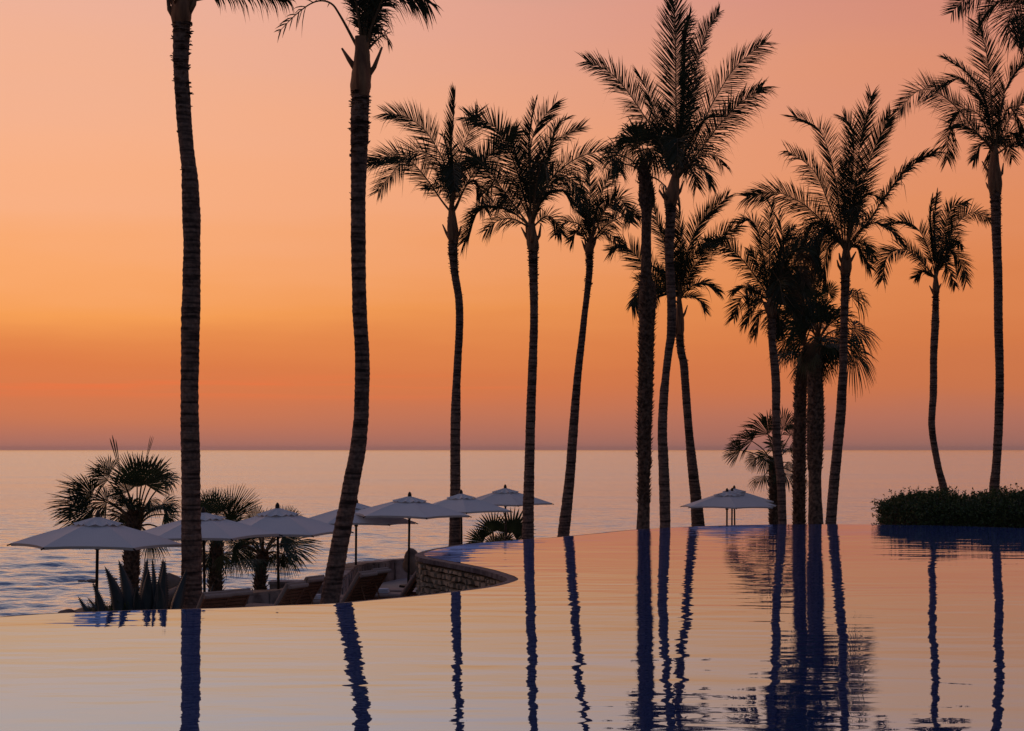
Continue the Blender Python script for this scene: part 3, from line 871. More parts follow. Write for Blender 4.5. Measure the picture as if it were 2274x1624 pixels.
def fan_leaf(hub, A, B, Rl, rnd, spread=2.2, nseg=38, droop=0.25, split=0.5):
    lf = MB()
    Nrm = A.cross(B).normalized()
    if spread < 0.5: nseg, split, spread = 4, 0.75, 0.075
    for i in range(nseg):
        th = spread * (2 * i / (nseg - 1) - 1)
        Dn = (A * math.cos(th) + B * math.sin(th)).normalized()
        W = (B * math.cos(th) - A * math.sin(th)).normalized()
        dth = 2 * spread / (nseg - 1)
        Ls = Rl * (0.80 + 0.20 * math.cos(th * 0.8)) * rnd.uniform(0.92, 1.06)
        sp = split * rnd.uniform(0.85, 1.15)
        dr = droop * rnd.uniform(0.4, 1.8)
        zz = 0.02 * Rl * (1 if i % 2 else -1)
        pts = []
        for r, wk in ((0.03, 1), (sp, 1.04), (sp + (1 - sp) * 0.45, 0.42), (1.0, 0.02)):
            rr = Ls * r
            ww = rr * math.tan(dth / 2) * 1.05 if r <= sp + 1e-6 else Ls * sp * math.tan(dth / 2) * wk * 1.9 / 1.0
            if r == 1.0: ww = 0.004
            g = dr * max(0, r - 0.35) ** 1.7 * 1.6
            c = hub + Dn * rr * (1 - 0.25 * g) + Vector((0, 0, -g * Ls)) + Nrm * (zz * r)
            pts += [c - W * ww, c + W * ww]
        lf.add(pts, [(0, 1, 3, 2), (2, 3, 5, 4), (4, 5, 7, 6)])
    return lf

def boots(mb, C, d, rnd, s0, s1, dens=1.0, size=1.0):
    n = len(C)
    i = int(s0 * n); step = max(1, int(0.10 / 0.05))
    row = 0
    while i < min(n - 1, int(s1 * n)):
        c = C[i]; m = 9
        for j in range(m):
            if rnd.random() > dens: continue
            a = 2 * math.pi * (j + (row % 2) * 0.5) / m + rnd.gauss(0, 0.12)
            out = Vector((math.cos(a), math.sin(a), 0))
            b0 = Vector((c.x, d, c.y)) + out * c.z * 0.9
            spike(mb, b0, out * rnd.uniform(0.5, 1.0), Vector((0, 0, rnd.uniform(0.7, 1.5))), rnd.uniform(0.13, 0.24) * size, rnd.uniform(0.10, 0.17) * size, rnd.uniform(-0.1, 0.35))
        i += step; row += 1

def fanpalm(label, d, reg, crown, trunk, leaves, seed, boot_rng=((0.0, 1.0),), extra=6, group='fan palms', ex_R=0.9, skirt=0, gz=None):
    rnd = random.Random(seed)
    base = at(trunk[-1][0], HV, d); base.z = GZ if gz is None else gz
    root = empty('fan_palm', base, label, 'fan palm', group)
    o = root.location
    mb, C = trunk_mesh(trunk, d, 'boot', rnd, gz)
    for a, b_ in boot_rng: boots(mb, C, d, rnd, a, b_, 0.9)
    mb.build('trunk', M['boot'], root, origin=o)
    cu, cv = zr(reg, *crown) if reg else crown
    cb = at(cu, cv, d)
    L = []
    for lf in leaves:
        opt = lf[-1] if isinstance(lf[-1], dict) else {}
        hub, tip = lf[0], lf[1]
        hu = zr(reg, *hub) if reg else hub; tu = zr(reg, *tip) if reg else tip
        dy = opt.get('dy', rnd.uniform(-0.7, 0.7))
        h3 = at(hu[0], hu[1], d + dy); t3 = at(tu[0], tu[1], d + dy * 1.3)
        A = (t3 - h3); Rl = A.length; A.normalize()
        B = A.cross(Vector((0, 1, 0))).normalized()
        tw = opt.get('tw', rnd.uniform(-0.9, 0.9))
        B = (B * math.cos(tw) + Vector((0, 1, 0)) * math.sin(tw)).normalized()
        L.append((h3, A, B, Rl, opt))
    for i in range(extra):
        a = 2 * math.pi * i / max(1, extra) + rnd.gauss(0, 0.3)
        e = rnd.uniform(-0.5, 1.1)
        dv = Vector((math.cos(a) * 0.7, math.sin(a), e)).normalized()
        h3 = cb + dv * ex_R * rnd.uniform(0.7, 1.1)
        B = dv.cross(Vector((0, 0, 1))).normalized()
        L.append((h3, (dv + Vector((0, 0, -0.1))).normalized(), B, ex_R * rnd.uniform(0.8, 1.05), {'g': 0.4}))
    for i in range(skirt):
        a = 2 * math.pi * rnd.random()
        dv = Vector((math.cos(a), math.sin(a), 0))
        h3 = cb + dv * 0.45 + Vector((0, 0, rnd.uniform(-0.7, 0.1)))
        L.append((h3, (dv * 0.35 + Vector((0, 0, -1))).normalized(), dv.cross(Vector((0, 0, 1))), rnd.uniform(0.8, 1.2), {'sp': 0.9, 'dry': rnd.random() < 0.5}))
    for h3, A, B, Rl, opt in L:
        lf = fan_leaf(h3, A, B, Rl, rnd, opt.get('sp', rnd.uniform(1.1, 1.75)), droop=opt.get('g', rnd.uniform(0.15, 0.45)), split=opt.get('split', 0.56), nseg=opt.get('nseg', 38))
        fo = lf.build('fan_leaf', M['dryfrond'] if opt.get('dry') else M['fan'], root, origin=o)
        if opt.get('dry'): fo['label'] = 'dry brown fan leaf'
        st = MB()
        mid = cb.lerp(h3, 0.5) + Vector((0, 0, 0.08 * (h3 - cb).length))
        st.tube(catmull([cb - Vector((0, 0, 0.1)), mid, h3 + A * 0.12 * Rl], 10), [0.04 - 0.0025 * i for i in range(10)], 5)
        st.build('leaf_stem', M['rachis'], fo, smooth=True, origin=o)
    return root

# --- the two tall near trunks on the left
coconut('thick ringed palm at far left with its crown cut off by the picture', 32.6, None, (404, -25),
        [(404, 52, 37), (403, 85, 37), (402, 120, 36), (402, 158, 33.5), (406, 220, 34), (410, 280, 33), (414, 325, 32), (417, 350, 33), (422, 400, 37), (425, 480, 40), (426, 540, 38), (425, 640, 40), (423, 720, 42), (422, 800, 40), (421, 900, 40), (423, 1000, 42), (424, 1100, 42), (425, 1200, 44), (426, 1350, 46)],
        [[(404, -30), (430, 0), (470, -6), (560, -14), (640, 0), {'dy': 0.5, 'L': 0.42, 'g': 1.1, 'psi': 0.9, 't0': 0.3}], [(404, -60), (330, -190), (200, -240), (120, -200), {}], [(404, -60), (450, -220), (560, -300), (660, -260), {}], [(404, -60), (390, -250), (360, -400), {}],
         [(404, -60), (340, -160), (250, -160), (210, -130), {'dy': 2.0}], [(404, -60), (440, -260), (470, -420), {}], [(404, -40), (480, -150), (580, -220), (640, -200), {'dy': 1.6}]], 21, Lm=0.8, stubs=5, shaft=(0.95, 1.2, 1.22, 1.0, 0.8, 0.7), extra=0)
coconut('leaning ringed palm in front of the umbrellas with torn fronds at the top edge', 34.0, 'J', (1545, 330),
        [(801, 205, 39), (799, 260, 40), (798, 312, 39), (797, 361, 36), (795.5, 440, 33), (795.5, 525, 33), (797, 620, 32), (799, 700, 32), (803, 760, 32), (804.5, 820, 33), (803, 900, 33), (800, 950, 34), (793, 1010, 36), (783, 1060, 37), (772, 1120, 38), (760, 1180, 40), (749, 1240, 41), (738, 1300, 42), (732, 1338, 43)],
        [[(1500, 360), (1400, 110), (1330, 20), (1230, 12), (1110, 90), (980, 220), {'L': 0.35, 'dy': 0.3, 'g': 0.5, 'n': 16, 't0': 0.5, 'rag': 0.2}],
         [(1580, 330), (1630, 130), (1720, -50), (1870, -70), (1990, 20), {'dy': -0.6, 'L': 0.72, 'g': 0.7, 'psi': 0.5}], [(1590, 300), (1650, 100), (1760, -30), (1880, 10), {'dy': 0.6, 'g': 0.7, 'L': 0.75}],
         [(1600, 330), (1660, 260), (1710, 240), (1725, 285), {'L': 0.3, 'n': 16, 'dy': 0.3, 'g': 0.6}], [(1590, 280), (1630, 60), (1700, -80), {'L': 0.5, 'g': 0.3}],
         [(1560, 250), (1560, -90), (1520, -400), {}], [(1540, 250), (1470, -110), (1300, -340), (1150, -320), {'L': 0.7}], [(1570, 250), (1620, -200), (1760, -500), {}], [(1550, 250), (1500, 0), (1430, -80), (1330, -70), {'dy': 0.8, 'L': 0.35}], [(1580, 280), (1700, -120), (1900, -330), (2060, -320), {'dy': 1.3}]],
        22, Lm=0.95, stubs=3, shaft=(1.02, 1.15, 1.1, 0.95, 0.8, 0.75), extra=0)

coconut('slim palm with an upright spear frond, third palm from the left', 58.0, 'A', (905, 1260),
        [(1006, 536, 20), (1006, 560, 20), (1009, 600, 17), (1014, 632, 17), (1018.5, 660, 17), (1020.5, 700, 17), (1020, 740, 17), (1017, 790, 17), (1014, 850, 18), (1012, 920, 22), (1011, 1000, 22), (1011, 1100, 23), (1010.5, 1160, 25), (1010, 1212, 27)],
        [[(905, 1150), (830, 800), (640, 470), (430, 320), (240, 285), {'psi': 0.1, 'g': 0.08, 'dy': 0.8}],
         [(880, 1000), (790, 800), (600, 670), (440, 730), (290, 900), (160, 1080), {'dy': -0.9}],
         [(890, 1310), (800, 1170), (640, 940), (480, 770), (300, 715), (60, 790), {'dy': 0.9, 'psi': 0.2}],
         [(905, 1000), (900, 650), (915, 350), (935, 80), {'psi': 1.2, 'g': 0.03, 'L': 0.75, 'dy': 0.2}],
         [(930, 1050), (990, 720), (1090, 450), (1170, 270), {'psi': 0.3, 'g': 0.1}],
         [(950, 1240), (1040, 1040), (1130, 960), (1200, 1080), (1240, 1260), {'g': 0.5}],
         [(945, 1250), (1080, 960), (1250, 750), (1450, 560), (1560, 470), {'psi': 0.5, 't0': 0.3}],
         [(935, 1100), (1010, 850), (1130, 780), (1240, 810), {'L': 0.6, 'g': 0.5}],
         [(890, 1000), (860, 700), (815, 510), {'L': 0.6}], [(930, 1150), (980, 900), (1110, 820), {'L': 0.5, 'rag': 0.3}],
         [(895, 1200), (840, 1050), (720, 1000), (640, 1060), {'L': 0.5, 'rag': 0.3}]], 31, Lm=1.0, extra=1)
coconut('dense shaggy crowned palm, fourth palm from the left', 55.0, 'B', (655, 1330),
        [(1184, 553, 21), (1184, 580, 20), (1185, 620, 19), (1186, 700, 18), (1184, 780, 19), (1181, 860, 20), (1178, 940, 21), (1176, 1020, 22), (1174, 1100, 24), (1172, 1197, 27)],
        [[(620, 1200), (530, 850), (400, 520), (270, 330), (20, 240), {'psi': 0.1, 'g': 0.06, 'dy': 0.8}],
         [(610, 1360), (400, 1030), (200, 760), (0, 600), {'psi': 0.4}], [(600, 1400), (480, 1280), (330, 1290), (200, 1390), {'g': 0.5}],
         [(640, 1100), (640, 650), (690, 380), (790, 230), (890, 110), {'g': 0.1}], [(640, 1000), (625, 550), (650, 280), (692, 100), {'psi': 1.1, 'g': 0.05, 'L': 0.7}],
         [(700, 1000), (760, 700), (860, 520), (980, 430), (1160, 350), {}], [(690, 1200), (830, 900), (1080, 680), (1350, 590), (1500, 640), (1550, 800), {'psi': 0.2, 'dy': -1.2, 'g': 0.4}],
         [(700, 1200), (850, 880), (1000, 840), (1120, 950), (1170, 1150), {'g': 0.4}], [(680, 1360), (800, 1250), (900, 1300), (960, 1430), {}],
         [(640, 1100), (560, 800), (480, 520), (500, 370), {'psi': 0.9}], [(650, 1050), (720, 760), (830, 560), (900, 350), (1000, 260), {}],
         [(620, 1180), (500, 900), (300, 850), (190, 1000), {'g': 0.45}], [(690, 1250), (760, 950), (870, 740), {'dry': 1, 'L': 0.5}], [(680, 1300), (780, 1050), (950, 980), (1080, 1130), {'g': 0.4}],
         [(620, 1250), (520, 1060), (400, 1060), (300, 1180), {'g': 0.4}], [(650, 1100), (680, 800), (760, 600), {'dry': 1, 'L': 0.6}]], 32, Lm=1.0, extra=2)
coconut('slender curved palm with open fan of fronds, fifth palm from the left', 60.0, 'B', (1255, 1500),
        [(1309, 560, 15), (1309, 600, 15), (1304, 650, 14), (1298, 700, 14), (1291.5, 760, 15.5), (1284.5, 820, 17), (1279, 880, 18), (1274.5, 940, 20), (1270, 1000, 21), (1265.5, 1060, 22), (1258, 1130, 25), (1251, 1191, 27)],
        [[(1250, 1420), (1250, 1150), (1248, 900), (1245, 730), {'psi': 0.0, 'L': 0.6, 'g': 0.0}], [(1245, 1430), (1215, 1200), (1170, 1000), (1130, 860), {}],
         [(1280, 1420), (1330, 1150), (1420, 900), (1520, 750), {'psi': 0.2}], [(1290, 1480), (1400, 1350), (1520, 1280), (1680, 1200), (1780, 1270), {}],
         [(1230, 1500), (1170, 1370), (1090, 1310), (980, 1320), (905, 1430), {}], [(1225, 1520), (1150, 1420), (1110, 1400), (1060, 1520), {'L': 0.6}],
         [(1280, 1500), (1380, 1420), (1480, 1450), (1570, 1560), {'g': 0.5}], [(1250, 1400), (1200, 1250), (1150, 1200), {'L': 0.6}], [(1275, 1400), (1300, 1200), (1380, 1080), {'L': 0.6}]], 33, Lm=0.9, extra=1)
coconut('tallest coconut palm right of centre, one frond reaching almost to the picture top', 56.0, 'C', (832, 1440),
        [(1489, 452, 25), (1489.5, 482, 22), (1487, 520, 21), (1486, 569, 20), (1489, 620, 20), (1491.5, 680, 20), (1490.5, 740, 20), (1485, 780, 18), (1480.6, 815, 17), (1477, 850, 18), (1474, 884, 20), (1471, 957, 21), (1473.5, 1030, 23), (1476, 1100, 24), (1477, 1173, 24)],
        [[(835, 1350), (832, 1000), (830, 500), (825, 180), (815, 15), {'psi': 0.05, 'g': 0.03, 'dy': 0.6, 'L': 1.25}], [(850, 1350), (895, 900), (905, 500), (915, 300), (945, 140), {'psi': 0.9}],
         [(860, 1350), (940, 900), (1010, 500), (1090, 250), (1180, 105), {'psi': 0.8, 'L': 1.0}], [(870, 1400), (980, 1150), (1150, 800), (1330, 530), (1555, 345), {'psi': 0.3}],
         [(880, 1410), (1020, 1230), (1180, 1020), (1330, 860), (1530, 710), {'psi': 0.3, 'g': 0.5}], [(890, 1400), (1000, 1290), (1130, 1250), (1210, 1340), {'g': 0.6}],
         [(800, 1400), (700, 1150), (560, 920), (380, 670), (250, 560), (110, 500), {'psi': 0.3}], [(800, 1380), (720, 1100), (640, 850), (590, 720), (545, 625), {'psi': 0.7}],
         [(790, 1400), (720, 1330), (620, 1290), (520, 1330), {'g': 0.5}], [(820, 1350), (780, 1050), (720, 860), {}], [(850, 1350), (890, 1000), (960, 800), (1010, 620), {}],
         [(860, 1380), (930, 1150), (1050, 980), (1150, 950), {}], [(870, 1400), (950, 1330), (1060, 1380), (1110, 1500), {'L': 0.7, 'g': 0.6}], [(800, 1380), (730, 1200), (620, 1100), {}]], 34, Lm=1.1, extra=2)
coconut('shorter palm behind the tall ones with trunk flaring behind the umbrella group', 72.0, 'D', (935, 1170),
        [(1509.5, 745, 17), (1510.5, 765, 17), (1514, 790, 18), (1518.7, 811, 18), (1524, 884, 18), (1529.7, 957, 18), (1537, 1030, 22), (1545, 1103, 25), (1550.5, 1167, 30)],
        [[(940, 1050), (945, 800), (950, 450), (930, 180), {'psi': 0.8}], [(930, 1080), (850, 780), (750, 480), (680, 240), {}], [(920, 1110), (780, 980), (640, 860), (480, 680), (370, 600), (240, 650), {'psi': 0.2}],
         [(960, 1080), (990, 800), (1060, 550), (1180, 330), (1425, 105), {'psi': 0.7}], [(965, 1100), (1040, 900), (1180, 700), (1340, 520), (1530, 400), {'psi': 0.4}],
         [(965, 1110), (1080, 1000), (1200, 980), (1330, 1060), {'g': 0.4}], [(960, 1130), (1060, 1110), (1140, 1150), (1190, 1250), {}], [(950, 1050), (1050, 750), (1180, 620), (1280, 590), {}],
         [(920, 1120), (800, 1050), (720, 1070), (690, 1180), {}], [(930, 1080), (840, 950), (720, 830), {}], [(930, 1000), (880, 650), (800, 450), {}]], 35, Lm=1.1, extra=1, wid=0.035)
coconut('bushy palm at the left of the dense clump, its arching frond reaching left', 57.0, 'G', (545, 800),
        [(1714.5, 700, 17), (1714.6, 757, 17), (1720.6, 811, 19), (1723.5, 866, 19), (1723.5, 921, 18), (1725.6, 993, 19), (1734, 1066, 19), (1737.6, 1165, 19)],
        [[(520, 700), (400, 520), (250, 340), (130, 270), (0, 250), {'psi': 0.25, 'g': 0.25}], [(545, 650), (545, 400), (545, 100), (560, -70), {'psi': 0.4}], [(530, 650), (480, 300), (430, 120), (370, 60), (260, 90), {}],
         [(580, 650), (640, 400), (700, 200), (770, 130), {}], [(590, 650), (640, 350), (650, 150), (620, 0), {}], [(520, 780), (430, 780), (380, 860), (340, 960), {'g': 0.5}], [(530, 800), (460, 870), (420, 1050), {'g': 0.5}],
         [(510, 740), (350, 640), (230, 680), {'g': 0.5}], [(580, 780), (660, 700), (760, 820), {}], [(590, 700), (700, 500), (800, 450), (860, 600), {'dry': 1}], [(580, 640), (660, 420), (780, 330), (900, 400), {'dry': 1}],
         [(560, 800), (620, 880), (640, 1050), {'g': 0.4}], [(530, 700), (450, 450), (380, 330), {}], [(590, 650), (680, 480), (780, 480), (860, 650), {'g': 0.6}], [(580, 640), (700, 560), (820, 640), (900, 800), {'g': 0.6}], [(590, 700), (680, 610), (760, 660), (800, 820), {'g': 0.6, 'dry': 1}], [(600, 620), (720, 350), (850, 300), (950, 400), {'g': 0.5}], [(590, 600), (700, 300), (800, 200), {}], [(600, 760), (700, 760), (780, 900), {'g': 0.5}]], 36, Lm=0.95, extra=2)
coconut('tall palm in front of the dense clump, broad feathery fronds', 60.0, 'E', (1215, 1370),
        [(1877, 605, 20), (1877, 640, 19), (1875, 700, 17), (1873.8, 757, 17.5), (1872.5, 811, 18), (1870, 866, 20), (1866.6, 921, 22), (1860, 993, 22), (1852.8, 1066, 23), (1845, 1163, 24)],
        [[(1220, 1250), (1250, 900), (1280, 500), (1265, 300), (1200, 220), {'psi': 0.15, 'L': 1.1}], [(1230, 1250), (1300, 700), (1350, 350), (1430, 30), {'psi': 0.3, 'L': 1.1}], [(1240, 1250), (1340, 850), (1450, 500), (1600, 190), {'psi': 0.3}],
         [(1180, 1250), (1120, 760), (1040, 450), (950, 290), (760, 200), {'psi': 0.5}], [(1170, 1280), (1080, 1020), (960, 720), (850, 600), (700, 500), {'psi': 0.3}], [(1150, 1270), (950, 1060), (800, 940), (600, 865), (350, 900), {'psi': 0.1}],
         [(1280, 1280), (1430, 1080), (1560, 880), (1700, 700), (1856, 570), (1990, 510), {'psi': 1.0, 'g': 0.6}], [(1260, 1280), (1400, 1130), (1550, 1150), (1680, 1290), {'g': 0.4}], [(1270, 1320), (1370, 1290), (1440, 1420), {'g': 0.4}],
         [(1150, 1300), (1000, 1200), (880, 1300), (800, 1450), {'dry': 1, 'g': 0.6}], [(1250, 1250), (1330, 950), (1420, 880), (1520, 920), {}], [(1170, 1300), (1050, 1150), (950, 1200), (900, 1350), {'g': 0.6}],
         [(1200, 1250), (1200, 900), (1180, 600), {}], [(1280, 1320), (1360, 1400), (1420, 1520), {'L': 0.7}], [(1170, 1300), (1060, 1190), (970, 1320), (950, 1520), {'g': 0.7}], [(1160, 1310), (1020, 1270), (900, 1400), (870, 1620), {'g': 0.8, 'dry': 1}], [(1190, 1330), (1100, 1290), (1030, 1420), (1010, 1640), {'g': 0.8}], [(1150, 1290), (980, 1120), (860, 1180), (780, 1330), {'g': 0.7}]], 37, Lm=1.05, extra=1)
coconut('small thin S-curved palm behind the hedge', 76.0, 'I', (1045, 1240),
        [(2078, 650, 12), (2077.8, 680, 14), (2076.5, 725, 17), (2073.4, 790, 16), (2073, 840, 16), (2072.5, 880, 16), (2070, 915, 15.5), (2069, 944.5, 15), (2074, 986, 15), (2083.9, 1038.7, 15), (2097.9, 1094, 18)],
        [[(1050, 1100), (1040, 800), (1030, 500), (1060, 170), {'psi': 0.8}], [(1070, 1050), (1130, 750), (1200, 450), (1280, 310), (1430, 270), {}], [(1090, 1050), (1200, 750), (1350, 500), (1520, 400), (1745, 500), {}],
         [(1000, 1030), (920, 780), (800, 590), (650, 510), (440, 520), {'psi': 0.4}], [(1000, 1180), (850, 1010), (700, 880), (560, 870), (430, 960), (370, 1240), {'psi': 0.6}], [(1090, 1080), (1200, 880), (1300, 930), (1380, 1080), (1430, 1270), {}],
         [(1080, 1120), (1150, 1000), (1220, 1150), (1290, 1320), {}], [(1000, 1200), (900, 1130), (790, 1220), {}], [(1030, 1050), (1000, 700), (980, 480), (1000, 230), {'psi': 0.8}], [(1090, 1100), (1250, 760), (1380, 830), {'L': 0.6}]], 38, Lm=1.0, extra=0, wid=0.038, stubs=2)
coconut('tall slender palm rising from the hedge at the right edge', 62.0, 'H', (1370, 1330),
        [(2209.5, 428, 24), (2211, 445, 22.5), (2213, 528, 20), (2216.5, 620, 19), (2217, 703, 19), (2220, 834, 18.5), (2219, 899, 19), (2216.5, 969, 19), (2212, 1038.7, 19), (2208.5, 1080.7, 22)],
        [[(1360, 1200), (1335, 800), (1310, 550), (1270, 350), (1220, 205), {'psi': 0.05, 'g': 0.05}], [(1330, 1270), (1220, 1170), (1060, 960), (860, 800), (700, 795), (530, 960), {'psi': 0.15}], [(1340, 1150), (1260, 880), (1130, 720), (1050, 680), (850, 760), {'psi': 0.5}],
         [(1340, 1150), (1280, 850), (1140, 640), (950, 510), {}], [(1390, 1200), (1430, 900), (1500, 700), (1624, 540), (1760, 450), {}], [(1330, 1270), (1180, 1130), (1030, 1080), (970, 1180), (955, 1390), {}],
         [(1400, 1270), (1500, 1150), (1610, 1250), {}], [(1400, 1230), (1520, 1000), (1680, 850), (1800, 850), {}], [(1330, 1290), (1260, 1240), (1190, 1390), {}], [(1380, 1200), (1400, 1050), (1400, 940), {'dry': 1, 'L': 0.4}],
         [(1390, 1200), (1480, 950), (1560, 1000), (1640, 1150), {'g': 0.4}], [(1330, 1200), (1230, 1000), (1100, 950), (1000, 1050), {}], [(1400, 1270), (1470, 1230), (1520, 1380), {}]], 39, Lm=1.05, extra=2)
coconut('palm at the top right corner with only its drooping fronds in the picture', 55.0, 'H', (1860, 60),
        [(2352, 40, 26), (2356, 200, 24), (2360, 500, 22), (2362, 900, 24), (2360, 1160, 28)],
        [[(1800, -20), (1650, -100), (1400, -130), (1200, -60), (1080, 20), (1000, 110), {'psi': 0.1}], [(1820, 0), (1700, -60), (1560, 30), (1490, 180), (1510, 330), {'psi': 0.2, 'L': 1.1}], [(1830, 20), (1720, 40), (1650, 200), (1690, 420), {'L': 1.1}],
         [(1820, 0), (1650, -60), (1450, -30), (1320, 80), (1260, 160), {}], [(1840, -40), (1760, -260), (1600, -400), {}], [(1880, -40), (1950, -260), (2100, -350), {}], [(1880, 0), (2050, -80), (2250, 60), {}], [(1870, 40), (1980, 100), (2080, 350), {}], [(1850, 0), (1740, 60), (1600, 230), (1560, 380), {'L': 1.0}]], 40, Lm=1.1, extra=3)

# --- fan palms
fanpalm('tall fan palm with shaggy bark sleeves, between two coconut palms', 58.0, 'C', (592, 1420),
        [(1431, 378, 24), (1433, 400, 28), (1436, 430, 35), (1436.5, 452, 34), (1436, 470, 24), (1435.5, 500, 22), (1435, 580, 23), (1435, 615, 26), (1437, 640, 36), (1437.5, 690, 37), (1436, 740, 34), (1434.5, 811, 33), (1432.5, 900, 32), (1431, 957, 31), (1431, 1030, 29), (1430, 1060, 25), (1430, 1110, 26), (1428, 1174, 30)],
        [[(370, 1250), (190, 1130), {'g': 0.5}], [(500, 1130), (330, 930), {'g': 0.8, 'sp': 1.2}], [(520, 1150), (470, 880), {'g': 0.5}], [(600, 1160), (600, 900), {}], [(680, 1220), (800, 1020), {}], [(460, 1140), (380, 1330), {'g': 0.5}],
         [(620, 1200), (640, 1420), {'g': 0.6}], [(560, 1180), (480, 1020), {'dry': 1}]], 51, boot_rng=((0.0, 0.10), (0.28, 0.86)), extra=2, group='fan palms behind the pool', ex_R=0.9)
fanpalm('small fan palm behind the umbrella group, head at the horizon', 71.0, 'M', (690, 590),
        [(1718, 1030, 18), (1718, 1060, 19), (1718, 1110, 20), (1719, 1165, 21)],
        [[(470, 490), (345, 470), {}], [(545, 430), (400, 360), {}], [(650, 390), (530, 205), {}], [(740, 360), (735, 165), {}], [(790, 400), (820, 250), {}], [(570, 540), (490, 570), {'sp': 1.2}], [(770, 560), (800, 640), {}], [(640, 520), (590, 640), {}], [(700, 480), (660, 330), {}], [(780, 470), (860, 470), {}]],
        52, extra=5, group='fan palms behind the pool', ex_R=1.0)
fanpalm('left of the two stout fan palms in the clump, shaggy to the ground', 66.0, 'G', (850, 1130),
        [(1786, 790, 24), (1782, 830, 26), (1778, 866, 27), (1776, 957, 27), (1775, 1030, 28), (1774.6, 1163, 27)],
        [[(640, 870), (430, 880), {'g': 0.5}], [(700, 990), (455, 950), {'g': 0.15, 'tw': 1.2, 'sp': 1.0}], [(700, 1100), (620, 1300), {'g': 0.5}], [(800, 560), (790, 780), {'g': 0.6}], [(760, 820), (560, 700), {}], [(850, 750), (820, 500), {'g': 0.5}],
         [(800, 1050), (740, 1280), {'g': 0.4}], [(700, 470), (600, 600), {'dry': 1, 'g': 0.9}], [(820, 420), (760, 330), {'dry': 1, 'g': 1.0}], [(920, 450), (930, 350), {'dry': 1, 'g': 1.0}], [(640, 740), (520, 620), {'g': 0.6}], [(720, 640), (690, 390), {}], [(820, 620), (890, 400), {}], [(740, 700), (640, 520), {}], [(860, 620), (980, 480), {'g': 0.4}], [(760, 900), (700, 760), {}]],
        53, extra=6, group='fan palms behind the pool', ex_R=1.1, skirt=6)
fanpalm('right of the two stout fan palms in the clump, smooth at the foot', 64.0, 'G', (970, 1090),
        [(1808, 770, 34), (1808, 811, 35), (1811, 884, 35), (1810.5, 957, 37), (1809.5, 1020, 34), (1809.5, 1050, 29), (1810, 1100, 29), (1811.7, 1163, 34)],
        [[(1250, 720), (1450, 630), {'g': 0.9, 'tw': 0.7}], [(1260, 990), (1540, 1080), {'g': 0.6, 'tw': 0.8}], [(1260, 1180), (1440, 1440), {'g': 0.5, 'tw': 0.6, 'sp': 1.1}], [(950, 1130), (1000, 1380), {'g': 0.3}], [(1060, 690), (1070, 560), {'sp': 2.6, 'g': 0.1}],
         [(900, 900), (880, 640), {'g': 0.9}], [(1000, 850), (1060, 640), {'g': 0.5}], [(1150, 900), (1300, 780), {'g': 0.6}], [(1120, 1140), (1200, 1320), {}], [(870, 1000), (780, 900), {'g': 0.6}], [(1240, 1130), (1420, 1150), {'g': 0.5}], [(950, 760), (930, 900), {'g': 0.6}], [(920, 960), (770, 600), {'g': 0.6, 'tw': 0.2}], [(990, 950), (930, 580), {'g': 0.6, 'tw': 0.3}], [(1050, 980), (1150, 720), {'g': 0.6, 'tw': 0.2}], [(860, 1060), (620, 960), {'g': 0.5, 'tw': 0.4}], [(1110, 1080), (1360, 1160), {'g': 0.5, 'tw': 0.4}], [(900, 780), (800, 520), {'g': 0.8, 'tw': 0.3}]],
        54, boot_rng=((0.0, 0.62),), extra=7, group='fan palms behind the pool', ex_R=1.1, skirt=6)
fanpalm('large fan palm with a bushy head above the first umbrella', 53.0, 'K', (1125, 800),
        [(299, 1135, 26), (297, 1160, 30), (294, 1200, 34), (292, 1250, 35), (291, 1300, 33), (292, 1350, 32)],
        [[(1130, 500), (1120, 180), {'g': 0.08, 'tw': 0.0, 'dy': -0.5}], [(1000, 420), (925, 80), {'sp': 0.16, 'g': 0.02}], [(1190, 320), (1258, 55), {'sp': 0.14, 'g': 0.02}], [(890, 440), (690, 280), {'tw': 0.7, 'g': 0.3}], [(900, 400), (790, 205), {'sp': 1.1}], [(780, 590), (455, 425), {'tw': 0.9, 'g': 0.2, 'sp': 1.2}],
         [(780, 660), (355, 640), {'tw': 1.0, 'g': 0.15, 'sp': 1.2}], [(770, 730), (420, 760), {'tw': 0.7, 'g': 0.2, 'sp': 1.2}], [(760, 560), (560, 440), {'tw': 0.5}], [(880, 620), (700, 560), {'tw': 0.4}], [(1060, 540), (960, 330), {'tw': 0.3, 'g': 0.1}], [(1200, 480), (1280, 200), {'tw': 0.4, 'g': 0.08}], [(1280, 420), (1400, 210), {}], [(1350, 450), (1500, 330), {'tw': 0.9}], [(1330, 640), (1520, 600), {'tw': 0.9}], [(1350, 720), (1500, 740), {}],
         [(1230, 900), (1380, 1030), {'g': 0.4}], [(1000, 720), (900, 850), {'tw': 0.8}], [(1010, 560), (900, 560), {'g': 0.5}], [(1230, 600), (1330, 700), {'g': 0.5}], [(1060, 700), (1000, 830), {}]],
        55, extra=9, group='fan palms on the shore slope', ex_R=0.95, gz=-9.5)
